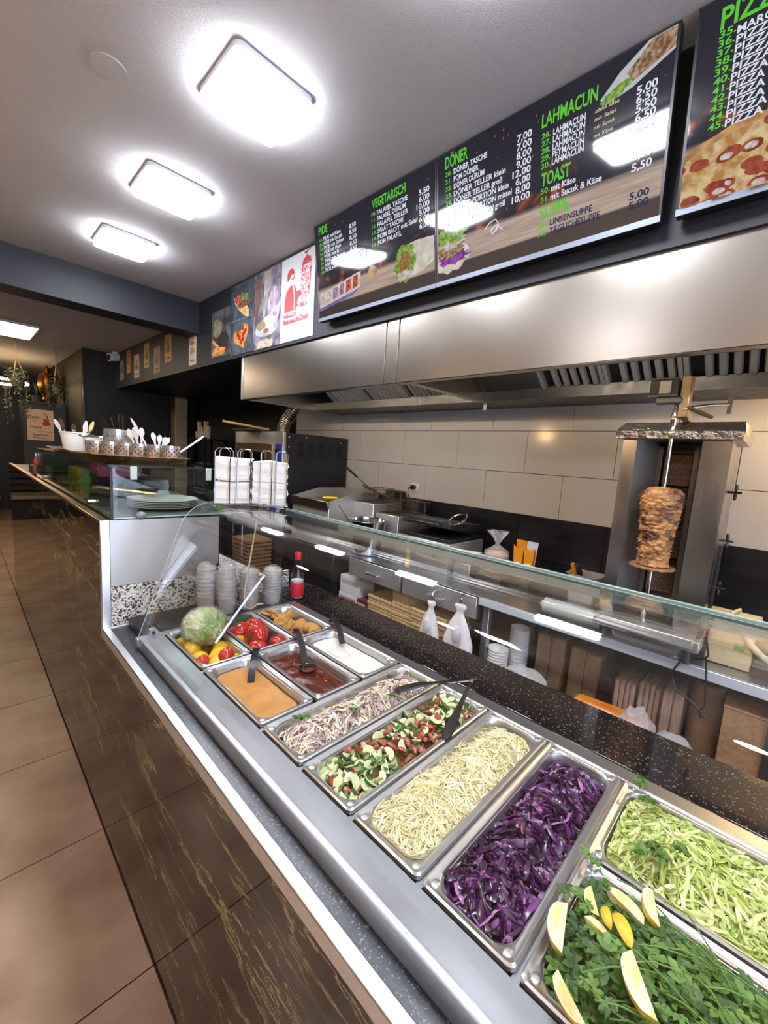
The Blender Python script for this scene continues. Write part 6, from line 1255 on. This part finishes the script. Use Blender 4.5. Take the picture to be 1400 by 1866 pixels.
# motor and bracket on top
MX, MY = 1.60, -.445
mt = obj('motor', MB().box(MX - .05, MX + .05, MY - .045, MY + .055, 1.985, 2.055, .004), M('motor_dark', '#26231f', .4, .3), kg); mfr = MB()
mfr.box(MX - .0535, MX - .0505, MY - .047, MY + .057, 1.983, 1.989); mfr.box(MX - .0535, MX - .0505, MY - .047, MY + .057, 2.051, 2.057); obj('rating_plate', MB().box(MX - .0525, MX - .0505, MY - .02, MY + .02, 1.995, 2.045), M('plate_grey', '#8d8473', .4), mt); obj('frame_strip', mfr, CHROME, mt, kind='stuff')
obj('bracket', MB().box(MX - .03, MX + .03, MY - .085, MY - .05, 1.90, 2.065, .003), M('bracket_brass', '#a89878', .3, 1.), kg); obj('bracket_foot', MB().prism([(MX - .02, 1.90), (MX + .12, 1.895), (MX + .12, 1.925), (MX - .02, 1.94)], 1, MY - .08, MY - .055), M('bracket_brass', '#a89878', .3, 1.), kg); obj('clamp_arm', MB().tube([(MX - .03, MY - .07, 1.935), (MX - .03, MY - .16, 1.945), (MX - .03, MY - .215, 1.945)], .006, 8), CHROME, kg); obj('clamp_end', MB().box(MX - .034, MX - .026, MY - .222, MY - .208, 1.91, 1.975), CHROME, kg); obj('lever', MB().tube([(MX - .03, MY - .085, 1.94), (MX - .035, MY - .13, 1.915), (MX - .035, MY - .17, 1.895)], [.008, .009, .006], 8), M('bracket_brass', '#a89878', .3, 1.), kg); obj('jaw', MB().box(MX - .045, MX - .005, MY - .06, MY + .03, 1.955, 1.983, .004), DSTEEL, kg)
# spit with meat
mc = at(1200, 960, 0, GX - .01); KX, KY = GX - .02, mc.y
sp_ = thing('kebab_spit', 'cone of roasted kebab meat on a vertical spit', 'kebab', (KX, KY, GZ0))
obj('rod', MB().cyl((KX, KY, GZ0 + .012), (KX, KY, 1.955), .0075, n=12), CHROME, sp_); obj('collar', MB().cyl((KX, KY, 1.50), (KX, KY, 1.545), .0115, n=14), M('collar_tan', '#c9a684', .4), sp_); obj('top_joint', MB().lathe([(.009, 0), (.013, .02), (.013, .045), (.009, .07)], (KX, KY, 1.865), 14), CHROME, sp_)
mz0, mz1 = at(1190, 1030, 0, KX).z, at(1207, 888, 0, KX).z
MEATM = M('kebab_meat', '#4c230e', .38, noise=(15, '#b98248', .38, .55, 12), bump=(70, .9, .012), coat=.25, stretch=(1, 1, 1.4)); H_ = mz1 - mz0
def mw(a, z, r_):
    P = Vector((math.cos(a), math.sin(a), 0)); return .009 * mnoise.noise((P.x * 4, P.y * 4, z * 55)) + .006 * mnoise.noise((P.x * 12, P.y * 12, z * 90)) + .0022 * math.sin(z * 420 + 5 * mnoise.noise((P.x * 3, P.y * 3, z * 9)))
pf = [(.001, 0), (.062, .002), (.064, .01)] + [(.056 + .022 * ((k / 60) ** 1.2), .015 + (H_ - .055) * k / 60) for k in range(61)] + [(.072, H_ - .022), (.056, H_ - .006), (.03, H_), (.001, H_ + .004)]
obj('meat', MB().lathe(pf, (KX, KY, mz0), 72, wob=lambda a, z, r_: mw(a, z, r_) if r_ > .01 else 0), MEATM, sp_, ang=80); obj('meat_plate', MB().lathe([(.075, -.012), (.086, -.008), (.086, -.002), (.001, .0)], (KX, KY, mz0), 36), M('crusted_plate', '#8a6238', .5, .3, noise=(50, '#b88d56', .4, .6)), sp_)
# scale box at the right
sbx = at(1330, 1115, 0, 1.75); y = sbx.y - .02; t = thing('cream_box', 'small cream metal box with a bar handle on the worktop', 'box', (1.76, y, ZW)); CRM = M('cream_enamel', '#c9b88c', .45)
obj('body', MB().box(1.70, 1.82, y - .075, y + .075, ZW + .001, 1.085, .004), CRM, t); obj('lid', MB().box(1.685, 1.835, y - .085, y + .085, 1.086, 1.10, .003), CRM, t); obj('handle', MB().tube([(1.70, y + .01, 1.10), (1.71, y + .01, 1.118), (1.80, y - .01, 1.118), (1.81, y - .01, 1.10)], .006, 8), CRM, t); obj('window', MB().box(1.698, 1.70, y - .06, y - .0, 1.045, 1.075), BLACKP, t); obj('button', MB().cyl((1.696, y + .045, 1.06), (1.70, y + .045, 1.06), .008, n=10), BLACKP, t); obj('green_mark', MB().box(1.6985, 1.6995, y - .05, y - .015, .97, 1.0), M('green_mark', '#7d9a5a', .6), t)
ks = thing('kebab_slicer', 'electric kebab slicer with pale curved handle and cable on the worktop', 'slicer', (1.72, -.82, ZW)); hp_ = cat([at(x, yy, 0, 1.70) for x, yy in ((1315, 1125), (1350, 1140), (1368, 1175), (1400, 1205), (1440, 1220))], 5)
obj('handle', MB().tube(hp_, .014, 10), M('pale_handle', '#cfc7ae', .45), ks); obj('lead', MB().tube(cat([at(x, yy, 0, 1.72) for x, yy in ((1320, 1120), (1360, 1135), (1400, 1150), (1450, 1165))], 5), .009, 8), M('pale_handle', '#cfc7ae', .45), ks)
obj('steel_tray', MB().loft([rrect(1.64, 1.95, -.62, -.35, .03, ZW + .001), rrect(1.63, 1.96, -.63, -.34, .03, ZW + .05), rrect(1.635, 1.955, -.625, -.345, .03, ZW + .05), rrect(1.645, 1.945, -.61, -.36, .03, ZW + .006)]), STEELV, label='shallow steel tray under the kebab grill', cat='tray')
pr_ = thing('paper_roll', 'roll of cling film lying on the worktop before the grill', 'film roll', (1.66, -.2, ZW)); obj('roll', MB().cyl((1.67, -.02, ZW + .045), (1.67, -.33, ZW + .045), .042, n=24), glassy('film_roll_mat', '#e9ece9', .1, 1.5, .45, '#dfe6e2'), pr_); obj('core', MB().cyl((1.67, .0, ZW + .045), (1.67, -.35, ZW + .045), .02, n=16), M('core_card', '#b39a74', .8), pr_)
# ---------------------------------------------------------------- behind, seen through the glass near the oven
cm = thing('under_counter_fridge', 'black undercounter cabinet behind the raised counter', 'cabinet', (1.25, 2.9, 0)); obj('body', vbox(1.62, 2.2, 1.72, 2.46, .411, .86), BLK, cm); obj('door_line', MB().box(1.616, 1.62, 2.08, 2.085, .42, .85), DSTEEL, cm)
wc = thing('crate', 'woven brown crate standing on the shelf by the oven', 'crate', (1.45, 2.6, 0)); 
for k in range(12): obj('band', MB().box(1.30, 1.55, 2.55, 2.85, .40 + .036 * k, .432 + .036 * k, .006), M('wicker', '#8a6440', .8, noise=(60, '#6b4a2c', .4, .6)), wc)
obj('foot_board', MB().box(1.30, 1.55, 2.55, 2.85, .0, .398), M('crate_base', '#2a211a', .7), wc)
# ================================================================ far bar corner and dining room
sh = thing('glass_rack', 'black metal rack with glasses and cups in the dark corner', 'rack', (2.0, 5.2, 0)); rk = at(372, 800, 0, 2.0)
RY = rk.y; 
for dx in (0, .3):
    for dy in (-.25, .25): obj('post', MB().box(1.9 + dx, 1.93 + dx, RY + dy - .015, RY + dy + .015, .0, 1.78), BLACKP, sh)
for z in (1.74, 1.30, .9): obj('shelf', MB().box(1.88, 2.25, RY - .27, RY + .27, z, z + .02), BLACKP, sh)
KPC = M('kraft_cup', '#a89680', .7)
for k in range(6): obj('paper_cup', MB().cyl((1.98, RY + .18 - .075 * k, 1.761), (1.98, RY + .18 - .075 * k, 1.86 + .07 * ((k * 5) % 3)), .025, .036, n=16), KPC, label='brown paper cup stack on top of the black rack', cat='paper cups', group='paper cup stacks on the rack')
for k in range(7): obj('drinking_glass', MB().lathe([(.022, 0), (.03, .09), (.028, .09), (.02, .004)], (1.96 + .06 * (k % 2), RY + .2 - .068 * k, 1.321), 14), glassy('tumbler_%d' % k, '#f0f0f0', .02, 1.5, .1), label='clear tea glass on the black rack shelf', cat='glass', group='glasses on the rack')
sc2 = at(205, 652, 1, 6.45); t = thing('security_camera', 'white dome security camera under the ceiling by the metal signs', 'camera', sc2); obj('body', MB().cyl(sc2 + Vector((.07, 0, .02)), sc2 + Vector((-.06, -.05, -.01)), .052, n=20), WHITEP, t); obj('lens', MB().ball(sc2 + Vector((-.06, -.055, -.012)), .04, 16, 10), BLACKP, t); obj('mount', MB().cyl(sc2 + Vector((.04, .02, .02)), Vector((sc2.x + .04, sc2.y + .02, ZF)), .04, n=16), WHITEP, t)
# dark cabinet with tea poster
YQ = 8.0; cbn = thing('bar_cabinet', 'dark grey cabinet in the far room with the tea poster on it', 'cabinet', (.56, 8.3, 0)); obj('body', MB().box(.26, .815, YQ, YQ + .5, 0, 2.16), M('cabinet_dark', '#23242a', .6), cbn, smooth=False); obj('shelf_top', MB().box(.25, .815, YQ - .02, YQ + .5, 2.16, 2.19), M('cabinet_dark2', '#2d2d33', .6), cbn)
a = at(48, 744, 1, YQ); b_ = at(99, 804, 1, YQ)
tp = Poster('tea_poster', a.x, b_.x, b_.z, a.z, M('tea_paper', '#c6a583', .7, noise=(4, '#cfae8d', .4, .6)), 'beige poster with a red tea glass and handwritten Turkish words', r=.01, plane='Y', pos=YQ)
INKB = M('tea_ink', '#2a201c', .6)
tp.text('black_lettering', [('Çaysız', .08, .72, .40, .07, .03), ('bir', .22, .60, .12, .05), ('Hayat', .12, .38, .42, .10, .01), ('düşünsene', .42, .27, .48, .05), ('Boşversene', .22, .15, .56, .07, .02), ('bilmem', .22, .06, .48, .06, .02)], INKB)
tp.shape('glass_print', [(.60, .70), (.84, .70), (.82, .62), (.88, .54), (.84, .49), (.60, .49), (.56, .54), (.62, .62)], M('tea_red', '#8f1f1a', .5)); tp.shape('spoon_print', [(.60, .92), (.63, .92), (.78, .80), (.78, .71), (.75, .71), (.74, .80)], INKB)
for k, (px, w_, hh, c, lab, nm) in enumerate(((127, .13, .30, '#1d2c55', 'dark blue carton on top of the far cabinet', 'blue_carton'), (113, .05, .26, '#8a6238', 'tan carton beside the dark blue carton', 'tan_carton'))):
    p_ = at(px, 735, 1, YQ + .1); o = obj(nm, MB().box(p_.x - w_ / 2, p_.x + w_ / 2, YQ + .1, YQ + .3, 2.191, 2.191 + hh, .004), M(nm + '_m', c, .5), label=lab, cat='carton'); obj('print', MB().box(p_.x - w_ * .3, p_.x + w_ * .3, YQ + .0985, YQ + .0995, 2.191 + hh * .2, 2.191 + hh * .5), M(nm + '_p', '#8d97b5' if k == 0 else '#b58a58', .5), o)
mp_ = at(85, 705, 1, YQ + .35); o = obj('copper_samovar', MB().lathe([(.08, 0), (.10, .04), (.07, .10), (.11, .2), (.13, .34), (.11, .46), (.05, .50), (.05, .58), (.02, .60)], (mp_.x, YQ + .3, 2.191), 28), M('copper', '#7d5520', .3, 1.), label='tall copper urn on top of the far cabinet', cat='urn')
obj('lid_knob', MB().ball((mp_.x, YQ + .3, 2.80), .02, 12, 8), M('copper', '#7d5520', .3, 1.), o)
po = at(68, 735, 1, YQ + .2); o = obj('plant_pot', MB().lathe([(.05, 0), (.07, .10), (.075, .10), (.06, .005)], (po.x, YQ + .2, 2.191), 18), M('pot_green', '#2f3a2c', .6), label='small dark plant pot on the far cabinet', cat='plant pot'); mb = MB()
for k in range(7): a_ = k * .9; mb.tube([(po.x, YQ + .2, 2.25), (po.x + .02 * math.cos(a_), YQ + .2 + .02 * math.sin(a_), 2.4), (po.x + .05 * math.cos(a_), YQ + .2 + .05 * math.sin(a_), 2.5)], [.006, .005, .001], 5)
obj('leaves', mb, M('succulent', '#2c3a22', .5), o)
# hanging plants
LFM = M('trailing_leaf', '#2c3020', .5, noise=(30, '#474b34', .4, .6))
def hang(px, pyh, pyp, pyb, Y, label, seed, R_=.12):
    A = at(px, pyh, 2, ZF); Y = A.y; pz = at(px, pyp, 1, Y).z; bz_ = at(px, pyb, 1, Y).z; X_ = A.x; t = thing('hanging_plant', label, 'plant', (X_, Y, bz_), 'hanging plants'); r = random.Random(seed)
    obj('pot', MB().lathe([(R_ * .5, -.12), (R_ * .75, -.02), (R_ * .8, 0), (R_ * .72, -.01), (R_ * .45, -.10)], (X_, Y, pz), 20), M('pot_wicker', '#4a4034', .7), t)
    for k in range(3): a_ = 2.1 * k; obj('cord', MB().tube([(X_ + R_ * .75 * math.cos(a_), Y + R_ * .75 * math.sin(a_), pz), (X_, Y, ZF - .25), (X_, Y, ZF)], .006, 5), M('jute', '#7d6648', .8), t)
    mb = MB(); st_ = MB()
    for k in range(12):
        a_ = r.uniform(0, 6.3); L = (pz - bz_) * r.uniform(.35, 1.); P = [Vector((X_ + R_ * (.6 + .5 * min(1, s * 3)) * math.cos(a_), Y + R_ * (.6 + .5 * min(1, s * 3)) * math.sin(a_), pz + .05 - L * s + .02 * math.sin(s * 9 + k))) for s in [i / 9 for i in range(10)]]; st_.tube(P, .004, 4)
        for p_ in P:
            for _ in range(7):
                q = p_ + Vector((r.gauss(0, .025), r.gauss(0, .025), r.gauss(0, .03))); s = r.uniform(.008, .017); u = Vector((r.gauss(0, 1), r.gauss(0, 1), r.gauss(0, 1))).normalized(); v_ = u.orthogonal().normalized(); mb.quad(q - u * s, q + v_ * s * .6, q + u * s, q - v_ * s * .6)
    for _ in range(160):
        a_ = r.uniform(0, 6.3); q = Vector((X_ + R_ * r.random() * 1.1 * math.cos(a_), Y + R_ * r.random() * 1.1 * math.sin(a_), pz + r.uniform(-.02, .12))); s = .022; u = Vector((r.gauss(0, 1), r.gauss(0, 1), r.gauss(0, 1))).normalized(); v_ = u.orthogonal().normalized(); mb.quad(q - u * s, q + v_ * s * .6, q + u * s, q - v_ * s * .6)
    obj('foliage', mb, LFM, t, kind='stuff', smooth=False); obj('stems', st_, LFM, t)
hang(28, 615, 688, 770, 7, 'hanging plant with long trailing stems by the ring lamp', 1); hang(101, 632, 703, 752, 7.5, 'hanging plant in front of the far cabinet', 2, .09)
rl = thing('ring_lamp', 'warm glowing ring lamp hanging in the far room', 'lamp', (-.55, 8.6, 2.2)); e_ = at(50, 701, 1, 8.6); cr = Vector((e_.x - .55, 8.6, e_.z))
obj('ring', MB().tube([cr + Vector((.55 * math.cos(a), .55 * math.sin(a), 0)) for a in [2 * PI * k / 60 for k in range(60)]], .022, 8, closed=True), emission('ring_glow', '#ffd9a0', 9), rl)
for a_ in (0, 2.1, 4.2): obj('cord', MB().tube([cr + Vector((.55 * math.cos(a_), .55 * math.sin(a_), 0)), (cr.x, cr.y, ZF)], .004, 5), BLACKP, rl)
# sofa bench at the far end, wooden counter toys
bn = thing('bench', 'bench with a light wooden seat edge at the far wall', 'bench', (-.4, 10.0, 0)); obj('seat', MB().box(-1.6, .03, 9.6, 10.4, .40, .47, .01), M('bench_wood', '#8f8474', .6), bn); obj('base', MB().box(-1.55, -.02, 9.68, 10.4, 0, .40), M('bench_base', '#1a1613', .7), bn)
for k in range(4): obj('back_cushion', MB().box(-1.6, .02, 10.4, 10.55, .48 + .13 * k, .60 + .13 * k, .03), M('dark_cushion', '#2a1f1c', .7), bn)
ft = thing('counter_figure', 'small red and white figure on brown cartons at the far counter end', 'figure', (-.06, 3.35, 1.353)); obj('stack', MB().box(-.10, .06, 3.25, 3.5, 1.353, 1.42, .004), M('brown_pack', '#5a3a24', .7), ft); obj('body', MB().lathe([(.022, 0), (.028, .02), (.02, .05), (.014, .06)], (-.06, 3.35, 1.421), 16), M('figure_red', '#b53a24', .5), ft); obj('head', MB().ball((-.06, 3.35, 1.495), .017, 12, 8), WPAP, ft)
bpy.context.view_layer.update()
# pendant bulbs over the customer side, mirrored in tiles and glass
pd = thing('pendant_lamp', 'bare warm bulb pendant over the customer aisle', 'lamp', (-1.3, -.9, 2.2), 'warm pendant bulbs')
obj('bulb', MB().ball((-1.3, -.9, 2.2), .055, 16, 12), emission('warm_bulb', '#ffcf8c', 75), pd); obj('socket', MB().cyl((-1.3, -.9, 2.25), (-1.3, -.9, 2.32), .022, n=12), BLACKP, pd); obj('cord', MB().cyl((-1.3, -.9, 2.32), (-1.3, -.9, ZC), .004, n=6), BLACKP, pd)
for y in (-2.1, .5, 2.0): dup(pd, (-1.3, y, 2.2))
bpy.context.view_layer.update()
